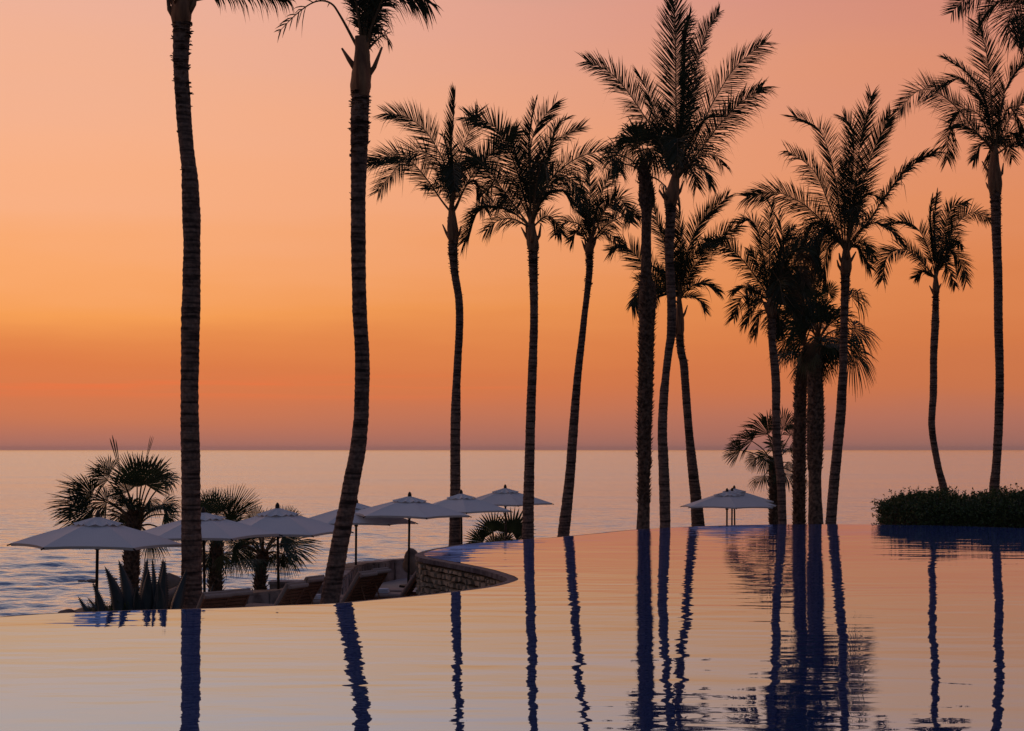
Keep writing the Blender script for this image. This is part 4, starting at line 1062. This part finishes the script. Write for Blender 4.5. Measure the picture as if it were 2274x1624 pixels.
fanpalm('fan palm right behind the thick trunk, drooping lower leaves', 46.0, 'L', (330, 720),
        [(483, 1185, 22), (482, 1215, 24), (480, 1260, 26), (479, 1300, 27), (479, 1325, 30)],
        [[(250, 530), (230, 230), {'g': 0.05, 'tw': 0.2}], [(320, 520), (340, 210), {'g': 0.05, 'tw': 0.3}], [(470, 590), (700, 200), {'g': 0.05, 'sp': 0.8}], [(480, 600), (560, 230), {'sp': 0.9}], [(280, 940), (230, 1220), {'tw': 0.2}], [(400, 960), (500, 1150), {'g': 0.5}],
         [(500, 700), (680, 560), {}], [(150, 600), (60, 350), {}], [(160, 900), (60, 1060), {}], [(470, 650), (640, 430), {}]], 56, extra=6, group='fan palms on the shore slope', ex_R=0.6, gz=-7)
fanpalm('fan palm behind the third umbrella with leaves reaching right', 48.0, 'L', (840, 960),
        [(583, 1230, 20), (582, 1250, 23), (579, 1275, 24), (577, 1312, 26)],
        [[(760, 600), (730, 380), {'g': 0.1}], [(860, 620), (880, 400), {}], [(1080, 650), (1180, 420), {'g': 0.1}], [(1130, 660), (1290, 500), {}], [(1060, 850), (1510, 890), {'tw': 0.9, 'g': 0.15}], [(1060, 760), (1290, 780), {'tw': 0.5}], [(1060, 960), (1300, 1060), {'tw': 0.4}],
         [(520, 880), (820, 1040), {'tw': 0.3, 'g': 0.2, 'sp': 1.2}], [(560, 860), (420, 960), {}], [(700, 940), (640, 1080), {}], [(950, 980), (1060, 1110), {}], [(650, 820), (480, 700), {}]], 57, extra=6, group='fan palms on the shore slope', ex_R=0.7, gz=-7)
fanpalm('low fan palm clump under the farthest umbrellas', 62.0, 'N', (1840, 620),
        [(1098, 1255, 12), (1098, 1262, 14), (1098, 1270, 14)],
        [[(1850, 440), (1770, 300), {'g': 0.03, 'tw': 0.1, 'sp': 1.5, 'split': 0.52, 'nseg': 20}], [(1775, 510), (1650, 430), {'g': 0.05, 'tw': 0.2, 'sp': 1.3, 'split': 0.52, 'nseg': 20}], [(1975, 450), (2010, 265), {'g': 0.03, 'tw': 0.1, 'sp': 1.5, 'split': 0.52, 'nseg': 20}], [(1720, 560), (1630, 560), {'g': 0.1, 'sp': 1.0, 'split': 0.5, 'nseg': 16}], [(2010, 500), (2080, 420), {'g': 0.1, 'sp': 1.2}], [(1850, 540), (1840, 420), {'g': 0.1, 'sp': 1.6, 'nseg': 20}], [(1920, 520), (1930, 400), {'g': 0.1, 'sp': 1.4, 'nseg': 20}]],
        58, extra=2, group='fan palms on the shore slope', ex_R=0.6)

# ---------------------------------------------------------------- agaves
def agave(label, u0, v0, d, leaves, seed):
    rnd = random.Random(seed)
    base = at(u0, v0, d)
    root = empty('agave', base, label, 'agave plant', 'agaves along the pool edge')
    for (u, v, w, dy, bx) in leaves:
        tip = at(u, v, d + dy)
        b0 = at(bx, v0, d) + Vector((0, dy * 0.25, -0.1))
        w = 0.8 * w / F * d
        mb = MB(); n = 14
        side = Vector((0, 1, 0)).cross(tip - b0).normalized()
        nv = (tip - b0).cross(side).normalized()
        vs = []; 
        bend = rnd.uniform(-0.05, 0.05)
        for i in range(n):
            t = i / (n - 1)
            c = b0.lerp(tip, t) + side * bend * math.sin(math.pi * t) + nv * 0.08 * math.sin(math.pi * t)
            ww = w * (0.72 + 0.28 * math.sin(math.pi * min(1, t * 2.2 + 0.1)) if t < 0.35 else (1 - ((t - 0.35) / 0.65) ** 1.35)) + 0.003
            for k in (-1, -0.5, 0, 0.5, 1):
                vs.append(c + side * ww * 0.5 * k + nv * (0.22 * ww * k * k))
            for k in (0.5, 0, -0.5):
                vs.append(c + side * ww * 0.5 * k + nv * (0.22 * ww * k * k - 0.16 * ww))
        fs = []
        for i in range(n - 1):
            for k in range(8):
                k2 = (k + 1) % 8
                fs.append((i * 8 + k, i * 8 + k2, (i + 1) * 8 + k2, (i + 1) * 8 + k))
        mb.add(vs, fs)
        for i in range(1, 26):      # teeth
            t = i / 27
            c = b0.lerp(tip, t) + side * bend * math.sin(math.pi * t) + nv * 0.08 * math.sin(math.pi * t)
            ww = w * (0.72 + 0.28 * math.sin(math.pi * min(1, t * 2.2 + 0.1)) if t < 0.35 else (1 - ((t - 0.35) / 0.65) ** 1.35)) + 0.003
            for s in (-1, 1):
                e = c + side * ww * 0.5 * s + nv * 0.2 * ww
                mb.add([e + Vector((0, 0, -0.012)), e + Vector((0, 0, 0.012)), e + side * 0.022 * s + Vector((0, 0, 0.008))], [(0, 1, 2)])
        mb.build('leaf', M['agave'], root, smooth=True, origin=base)
AG = [(173, 1324, 20, 0.2, 219), (193, 1326, 14, 0.5, 222), (205, 1292, 22, -0.2, 230)]
agave('small outermost agave with three short leaves left of the first umbrella pole', 222, 1385, 26.4, AG, 1)
AG = [(232, 1257, 38, -0.2, 268), (263, 1243, 44, 0.1, 282), (283, 1285, 30, 0.4, 296), (247, 1310, 18, 0.5, 262)]
agave('agave with two broad blades just right of the first umbrella pole', 275, 1380, 26.6, AG, 2)
AG = [(327, 1238, 34, 0.3, 312), (323, 1244, 30, 0.6, 306), (330, 1263, 40, -0.3, 320), (338, 1237, 20, 0.2, 338), (362, 1238, 40, 0.1, 345), (367, 1242, 30, -0.2, 362), (303, 1305, 26, -0.5, 318), (351, 1290, 30, -0.4, 348), (415, 1262, 34, 0.3, 378), (303, 1300, 18, -0.2, 300)]
agave('largest agave with a crown of tall blades beside the thick trunk', 342, 1378, 26.8, AG, 3)
AG = [(492, 1262, 16, 0.4, 452), (440, 1290, 20, -0.4, 452)]
agave('agave mostly hidden behind the thick trunk, one blade leaning right', 452, 1378, 36.0, [(466, 1304, 14, 0.2, 452), (474, 1292, 10, 0.4, 455), (440, 1310, 16, 0.5, 448)], 4)

# ground cover sprigs by the agaves
def sprigs():
    rnd = random.Random(9); mb = MB()
    for i in range(260):
        u = rnd.uniform(195, 300); d = rnd.uniform(26.5, 28)
        b0 = at(u, 1378, d); h = rnd.uniform(0.08, 0.34)
        top = b0 + Vector((rnd.gauss(0, 0.06), rnd.gauss(0, 0.06), h))
        mb.tube([b0, b0.lerp(top, 0.5) + Vector((rnd.gauss(0, .02), 0, 0)), top], [0.004, 0.003, 0.002], 3)
        for k in range(7):
            p = b0.lerp(top, rnd.uniform(0.4, 1)); q = Vector((rnd.gauss(0, 1), rnd.gauss(0, 1), rnd.gauss(0, .7))).normalized() * 0.022
            s = q.cross(Vector((0, 1, 0.2))).normalized() * 0.008
            mb.add([p, p + q * 0.5 + s, p + q, p + q * 0.5 - s], [(0, 1, 2, 3)])
    o = mb.build('ground_cover', M['hedge'], origin=at(250, 1378, 27)); tag(o, 'thin wiry ground cover between the agaves', 'ground cover', kind='stuff')
sprigs()
# planting bed
bed = MB()
vs = []; nB = 40
for i in range(nB):
    u = 150 + i * (330) / (nB - 1)
    for j, d in enumerate((25.0, 25.8, 27, 28.5, 30.5)):
        z = -2.66 if 0 < j < 3 else (-2.8 if j == 3 else (-2.66 if j == 0 else -3.9))
        p = at(u, HV, d); vs.append((p.x, p.y, z - 0.08 - 0.05 * noise.noise(Vector((u * 0.05, d, 0)))))
bed.add(vs, [(i * 5 + j, (i + 1) * 5 + j, (i + 1) * 5 + j + 1, i * 5 + j + 1) for i in range(nB - 1) for j in range(4)])
tag(bed.build('planting_bed', M['soil'], smooth=True), 'raised bed of dark soil behind the left pool edge', kind='structure')

# ---------------------------------------------------------------- umbrellas
def umbrella(label, u, vr, d, Rm, rot, top=0.56, group='white umbrellas in a row on the terrace'):
    c = at(u, vr, d)
    zr_ = c.z
    root = empty('patio_umbrella', (c.x, c.y, GZ), label, 'umbrella', group)
    root.rotation_euler = (0.014 * math.sin(u * 1.7), 0.014 * math.cos(u * 2.3), 0)
    o = Vector((c.x, c.y, GZ))
    hr = zr_ - GZ
    cor = [Vector((math.cos(rot + math.pi / 3 * i), math.sin(rot + math.pi / 3 * i), 0)) * Rm for i in range(6)]
    mb = MB(); n = 9
    def surf(i, t, s):
        """t from the apex 0 to the rim 1, s across the panel"""
        e = cor[i].lerp(cor[(i + 1) % 6], s)
        bow = 4 * s * (1 - s)
        p = e * t * (1 - 0.045 * bow * t)
        z = hr + top * (1 - t) + 0.02 * math.sin(math.pi * t) - 0.024 * bow * math.sin(math.pi * t) + 0.02 * bow * t * t + 0.006 * noise.noise(Vector((e.x * t * 2.2 + u, e.y * t * 2.2, 0))) * t
        return Vector((p.x, p.y, z))
    for i in range(6):
        vs = [surf(i, 0.10 + 0.90 * a / n, b_ / 8) for a in range(n + 1) for b_ in range(9)]
        fs = [(a * 9 + b_, (a + 1) * 9 + b_, (a + 1) * 9 + b_ + 1, a * 9 + b_ + 1) for a in range(n) for b_ in range(8)]
        mb.add(vs, fs)
        vs = []
        for b_ in range(9):
            p = surf(i, 1, b_ / 8); vs += [p, p * 0.985 + Vector((0, 0, -0.025))]
        mb.add(vs, [(2 * k, 2 * k + 1, 2 * k + 3, 2 * k + 2) for k in range(8)])
    cn = mb.build('canopy', M['canvas'], root, smooth=False)
    vt = MB()
    for i in range(6):
        vs = []
        for a in range(5):
            t = 0.0 + 0.30 * a / 4
            for b_ in range(9):
                s = b_ / 8; e = cor[i].lerp(cor[(i + 1) % 6], s)
                bow = 4 * s * (1 - s)
                z = hr + top * (1 - t) + 0.055 - 0.02 * (a / 4) * bow + (0.022 * math.sin(s * 12 + i * 2) * (a / 4) ** 2)
                vs.append(Vector((e.x * t, e.y * t, z)))
        vt.add(vs, [(a * 9 + b_, (a + 1) * 9 + b_, (a + 1) * 9 + b_ + 1, a * 9 + b_ + 1) for a in range(4) for b_ in range(8)])
    vt.build('canopy_vent', M['canvas'], root)
    p = MB(); p.tube([(0, 0, 0.03), (0, 0, hr + top + 0.03)], 0.032, 12); p.build('pole', M['pole'], root, smooth=True)
    f = MB(); f.tube([(0, 0, hr + top + 0.02), (0, 0, hr + top + 0.06), (0, 0, hr + top + 0.11), (0, 0, hr + top + 0.15), (0, 0, hr + top + 0.17)], [0.05, 0.055, 0.05, 0.03, 0.008], 12)
    f.build('finial', M['pole'], root, smooth=True)
    b = MB(); b.tube([(0, 0, -0.0), (0, 0, 0.06), (0, 0, 0.065), (0, 0, 0.35)], [0.26, 0.25, 0.04, 0.038], 20); b.build('base_weight', M['pole'], root, smooth=False)
    hb = MB(); hb.tube([(0, 0, hr - 0.12), (0, 0, hr - 0.02)], 0.055, 12); hb.build('hub', M['pole'], root, smooth=True)
    for i in range(6):
        r = MB()
        e = cor[i]
        a0 = Vector((e.x * 0.04, e.y * 0.04, hr + top - 0.035)); a1 = Vector((e.x * 1.035, e.y * 1.035, hr - 0.045))
        r.tube([a0, a0.lerp(a1, 0.5) + Vector((0, 0, 0.01)), a1], 0.016, 6)
        r.tube([Vector((e.x * 0.03, e.y * 0.03, hr - 0.07)), Vector((e.x * 0.45, e.y * 0.45, hr + top * 0.52 - 0.03))], 0.011, 5)
        r.build('rib', M['pole'], root, smooth=True)
    return root
UM = [('first and nearest umbrella at far left, whole canopy over the sea', 213, 1208, 32.6, 1.70, rad(188), 0.50),
      ('second umbrella from the left, cut in two by the thick palm trunk', 455, 1188, 36.3, 1.70, rad(181), 0.46),
      ('third umbrella from the left with a leafy fan palm behind it', 619, 1182, 37.8, 1.70, rad(185), 0.52),
      ('fourth umbrella from the left, half hidden by the leaning palm trunk', 790, 1160, 45.5, 1.68, rad(187), 0.50),
      ('fifth umbrella from the left, above the empty tiled terrace', 907, 1142, 44.8, 1.70, rad(169), 0.45),
      ('sixth umbrella from the left, crossing the third palm trunk', 1026, 1134.5, 51.1, 1.70, rad(157), 0.50),
      ('seventh umbrella from the left, small, crossed by the fourth palm trunk', 1124, 1118, 57.3, 1.70, rad(165), 0.50)]
for a in UM: umbrella(a[0], a[1], a[2], a[3], a[4], a[5], a[6])
umbrella('front one of the three overlapping umbrellas at right, widest and lowest', 1614, 1125, 59.0, 1.75, rad(93), 0.50, 'umbrellas overlapping beyond the pool')
umbrella('middle one of the three overlapping umbrellas at right', 1625, 1121, 62.0, 1.80, rad(90), 0.48, 'umbrellas overlapping beyond the pool')
umbrella('rear and topmost of the three overlapping umbrellas at right', 1632, 1114, 65.0, 1.72, rad(87), 0.48, 'umbrellas overlapping beyond the pool')

# ---------------------------------------------------------------- sun loungers
def box_bev(mb, c, size, ax, bev=0.02):
    X, Y, Z = ax; hx, hy, hz = (s / 2 for s in size)
    vs = []; 
    for k, inz in ((-1, bev), (-1, 0), (1, 0), (1, bev)):
        zz = hz * k if inz else (hz - bev) * k
        ii = inz
        for i, j in ((-1, -1), (1, -1), (1, 1), (-1, 1)):
            vs.append(Vector(c) + X * (hx - ii) * i + Y * (hy - ii) * j + Z * zz)
    fs = [(3, 2, 1, 0), (12, 13, 14, 15)]
    for r in range(3):
        for k in range(4):
            k2 = (k + 1) % 4
            fs.append((r * 4 + k, r * 4 + k2, (r + 1) * 4 + k2, (r + 1) * 4 + k))
    mb.add(vs, fs)

def lounger_proto():
    """feet point along +x, head at the origin side; local axes"""
    root = bpy.data.objects.new('sun_lounger', None); COL.objects.link(root)
    X, Y, Z = Vector((1, 0, 0)), Vector((0, 1, 0)), Vector((0, 0, 1))
    W = 0.66
    fr = MB()
    for s in (-1, 1): fr.box((0.45, s * (W / 2 - 0.02), 0.29), (1.95, 0.04, 0.07))
    for i in range(15): fr.box((0.06 + i * 0.096, 0, 0.315), (0.07, W - 0.08, 0.02))
    fr.box((-0.51, 0, 0.29), (0.04, W - 0.08, 0.07)); fr.box((1.41, 0, 0.29), (0.04, W - 0.08, 0.07))
    fr.build('frame', M['teak'], root)
    for x in (-0.42, 1.32):
        for s in (-1, 1):
            l = MB(); l.box((x, s * (W / 2 - 0.03), 0.13), (0.06, 0.05, 0.26)); l.build('leg', M['teak'], root)
    # raised back: hinge at x=0, leans back to -x
    a = rad(56); L = 0.80
    D = Vector((-math.cos(a), 0, math.sin(a))); Nn = Vector((math.sin(a), 0, math.cos(a)))   # Nn points to the sitter
    hinge = Vector((0.0, 0, 0.34))
    bk = MB()
    for s in (-1, 1): bk.box(hinge + D * L / 2 + Y * s * (W / 2 - 0.06), (L, 0.045, 0.035), (D, Y, Nn))
    for i in range(9):
        bk.box(hinge + D * (0.07 + i * 0.087), (0.062, W - 0.17, 0.018), (D, Y, Nn))
    bk.box(hinge + D * (L - 0.02), (0.05, W - 0.08, 0.036), (D, Y, Nn))
    bk.build('backrest', M['teak'], root)
    pr = MB(); pr.tube([hinge + D * 0.5 + Vector((0, 0, 0)), Vector((-0.44, 0, 0.3))], 0.018, 6); pr.build('prop', M['teak'], root)
    c1 = MB(); box_bev(c1, hinge + D * (L * 0.5 + 0.03) + Nn * 0.065, (L + 0.08, W - 0.02, 0.09), (D, Y, Nn), 0.03)
    box_bev(c1, hinge + D * (L + 0.035) - Nn * 0.015, (0.075, W - 0.03, 0.10), (D, Y, Nn), 0.025)
    c1.build('back_cushion', M['cushion'], root)
    c2 = MB(); box_bev(c2, (0.74, 0, 0.375), (1.38, W - 0.02, 0.09), (X, Y, Z), 0.03); c2.build('seat_cushion', M['cushion'], root)
    return root
proto = lounger_proto()
def copy_thing(o):
    c = o.copy(); COL.objects.link(c)
    for ch in list(o.children):
        k = ch.copy(); COL.objects.link(k); k.parent = c
    return c
used = False
def place_lounger(u, v, d, fdir, label, z=GZ):
    """u, v, d: where the top of the backrest shows"""
    global used
    o = proto if not used else copy_thing(proto)
    used = True
    tag(o, label, 'sun lounger', 'sun loungers on the terrace')
    a = math.atan2(fdir[1], fdir[0])
    p = at(u, v, d)
    hx = -0.46
    o.rotation_euler = (0, 0, a)
    o.location = (p.x - math.cos(a) * hx, p.y - math.sin(a) * hx, z)
    return o
fd = (-0.88, 0.47)
place_lounger(483, 1329, 30.8, (-0.72, 0.69), 'leftmost sun lounger right beside the thick palm trunk', GZ)
place_lounger(529, 1324, 31.3, (-0.72, 0.69), 'second sun lounger from the left, only its cushioned head showing', GZ)
place_lounger(661, 1303, 33.0, fd, 'sun lounger left of the leaning trunk, nearer of its pair', GZ)
place_lounger(703, 1291, 34.6, fd, 'sun lounger partly hidden behind the leaning palm trunk', GZ)
l5 = place_lounger(817, 1277, 36.0, fd, 'sun lounger right of the leaning trunk, front one of its pair', GZ)
place_lounger(848, 1277, 36.9, fd, 'sun lounger right of the leaning trunk, rear one of its pair', GZ)
l7 = place_lounger(944, 1268, 38.0, (-0.985, 0.17), 'sun lounger at right with its head behind the stone pool wall', GZ)
place_lounger(950, 1262, 39.2, (-0.985, 0.17), 'sun lounger behind the one by the stone pool wall', GZ)

def towel(loc, rz, label):
    mb = MB()
    for k in range(3):
        box_bev(mb, (0, 0, 0.02 + 0.034 * k), (0.42 - 0.02 * k, 0.26 - 0.012 * k, 0.036), (Vector((1, 0, 0)), Vector((0, 1, 0)), Vector((0, 0, 1))), 0.014)
    mb.tube([(-0.16, -0.13, 0.07), (0.0, -0.135, 0.075), (0.17, -0.13, 0.07)], 0.03, 8)
    o = mb.build('folded_towel', M['towel'], smooth=False); o.location = loc; o.rotation_euler = (0, 0, rz)
    return tag(o, label, 'towel', 'folded towels on the loungers')
def on_seat(l, dist, side=0):
    a = l.rotation_euler.z
    return Vector((l.location.x + math.cos(a) * dist - math.sin(a) * side, l.location.y + math.sin(a) * dist + math.cos(a) * side, GZ + 0.42))
towel(on_seat(l7, 0.62), l7.rotation_euler.z + 0.1, 'folded pale blue towel on the lounger next to the stone wall')
towel(on_seat(l5, 1.0, 0.0), l5.rotation_euler.z, 'folded pale towel on the front lounger beside the leaning trunk')

# ---------------------------------------------------------------- hedge
def hedge():
    rnd = random.Random(17)
    x0, x1 = 12.35, 22.0
    yc = 54.4; ry = 2.3
    base = Vector((16, yc, GZ))
    root = empty('hedge', base, 'dark clipped hedge on the far pool edge at right, two palms rising from it', 'hedge')
    core = MB()
    def top(x):
        v = -1.53 + 0.10 * noise.noise(Vector((x * 0.8, 0, 0))) + 0.06 * noise.noise(Vector((x * 2.5, 4, 0)))
        if x < 13.6: v -= (13.6 - x) ** 2 * 0.25
        if 14.6 < x < 15.6: v -= 0.12
        if x > 17: v += 0.06
        return v
    nx, na = 60, 18
    vs = []
    for i in range(nx):
        x = x0 + 0.15 + (x1 - x0) * i / (nx - 1)
        sc = min(1.0, math.sqrt(max(0.02, (x - x0) / 0.8)))
        for j in range(na):
            a = math.pi * j / (na - 1)
            yy = yc - math.cos(a) * ry * 0.86 * sc
            zt = top(x) - 0.15
            zz = GZ - 0.1 + (zt - GZ + 0.1) * math.sin(a) ** 0.35
            vs.append((x, yy, zz + 0.06 * noise.noise(Vector((x * 3, yy * 3, zz * 3)))))
    fs = [(i * na + j, i * na + j + 1, (i + 1) * na + j + 1, (i + 1) * na + j) for i in range(nx - 1) for j in range(na - 1)]
    fs.append(tuple(range(na)))
    core.add(vs, fs)
    core.build('inner_core', M['hedge_core'], root, origin=base)  # solid dark core behind the leaf shell
    lf = MB()
    def leaf(p, s):
        q = Vector((rnd.gauss(0, 1), rnd.gauss(0, 1), rnd.gauss(0.5, 0.8))).normalized() * s
        w = q.cross(Vector((rnd.gauss(0, 1), rnd.gauss(0, 1), rnd.gauss(0, 1)))).normalized() * s * 0.24
        lf.add([p, p + q * 0.5 + w, p + q, p + q * 0.5 - w], [(0, 1, 2, 3)])
    for i in range(30000):
        x = rnd.uniform(x0, x1); sc = min(1.0, math.sqrt(max(0.02, (x - x0) / 0.8)))
        a = math.pi * rnd.random()
        if a > 2.3 and rnd.random() < 0.6: a = math.pi - a
        yy = yc - math.cos(a) * ry * 0.90 * sc + rnd.gauss(0, 0.06)
        zz = GZ + (top(x) - GZ) * math.sin(a) ** 0.35 + rnd.gauss(0, 0.06) - 0.04
        leaf(Vector((x + rnd.gauss(0, 0.03), yy, zz)), rnd.uniform(0.07, 0.13))
    for i in range(240):    # shoots above the clipped top
        x = rnd.uniform(x0 + 0.2, x1); h = rnd.uniform(0.08, 0.40) ** 1.2 * (1.6 if x > 16.5 and rnd.random() < 0.3 else 1)
        yy = yc + rnd.uniform(-1.3, 1.3)
        b0 = Vector((x, yy, top(x) - 0.12)); t0 = b0 + Vector((rnd.gauss(0, 0.06), rnd.gauss(0, 0.06), h + 0.1))
        lf.tube([b0, t0], [0.006, 0.003], 3)
        for k in range(14): leaf(b0.lerp(t0, rnd.uniform(0.3, 1.0)), rnd.uniform(0.06, 0.11))
    for i in range(60):     # shoots on the side end
        z = rnd.uniform(GZ + 1.0, -1.8); b0 = Vector((x0 + 0.25, yc + rnd.uniform(-1, 0.8), z))
        t0 = b0 + Vector((-rnd.uniform(0.15, 0.42), 0, rnd.uniform(0, 0.15)))
        for k in range(14): leaf(b0.lerp(t0, rnd.uniform(0.2, 1.0)), rnd.uniform(0.06, 0.11))
    fo = lf.build('foliage', M['hedge'], root, origin=base)
hedge()

# ---------------------------------------------------------------- evening haze over the sea
hz = MB(); hz.box((0, 0, 3.5), (110000, 34000, 37))
hm = bpy.data.materials.new('haze'); hm.use_nodes = True
hm.node_tree.nodes.remove(hm.node_tree.nodes['Principled BSDF'])
pv = hm.node_tree.nodes.new('ShaderNodeVolumePrincipled')
pv.inputs['Color'].default_value = (1.0, 0.93, 0.96, 1); pv.inputs['Density'].default_value = 0.000028
hm.node_tree.links.new(pv.outputs[0], hm.node_tree.nodes['Material Output'].inputs['Volume'])
ho = hz.build('haze', hm); tag(ho, 'thin mauve evening haze low over the sea', kind='stuff')

# ---------------------------------------------------------------- render settings
scene.render.engine = 'CYCLES'
scene.cycles.max_bounces = 8
scene.cycles.glossy_bounces = 4
scene.cycles.transparent_max_bounces = 4
scene.cycles.use_denoising = True
scene.cycles.use_adaptive_sampling = False
scene.cycles.caustics_reflective = False
scene.cycles.caustics_refractive = False
scene.view_settings.view_transform = 'Standard'
scene.view_settings.look = 'None'
scene.view_settings.exposure = 0
scene.view_settings.gamma = 1
scene.view_settings.use_curve_mapping = False
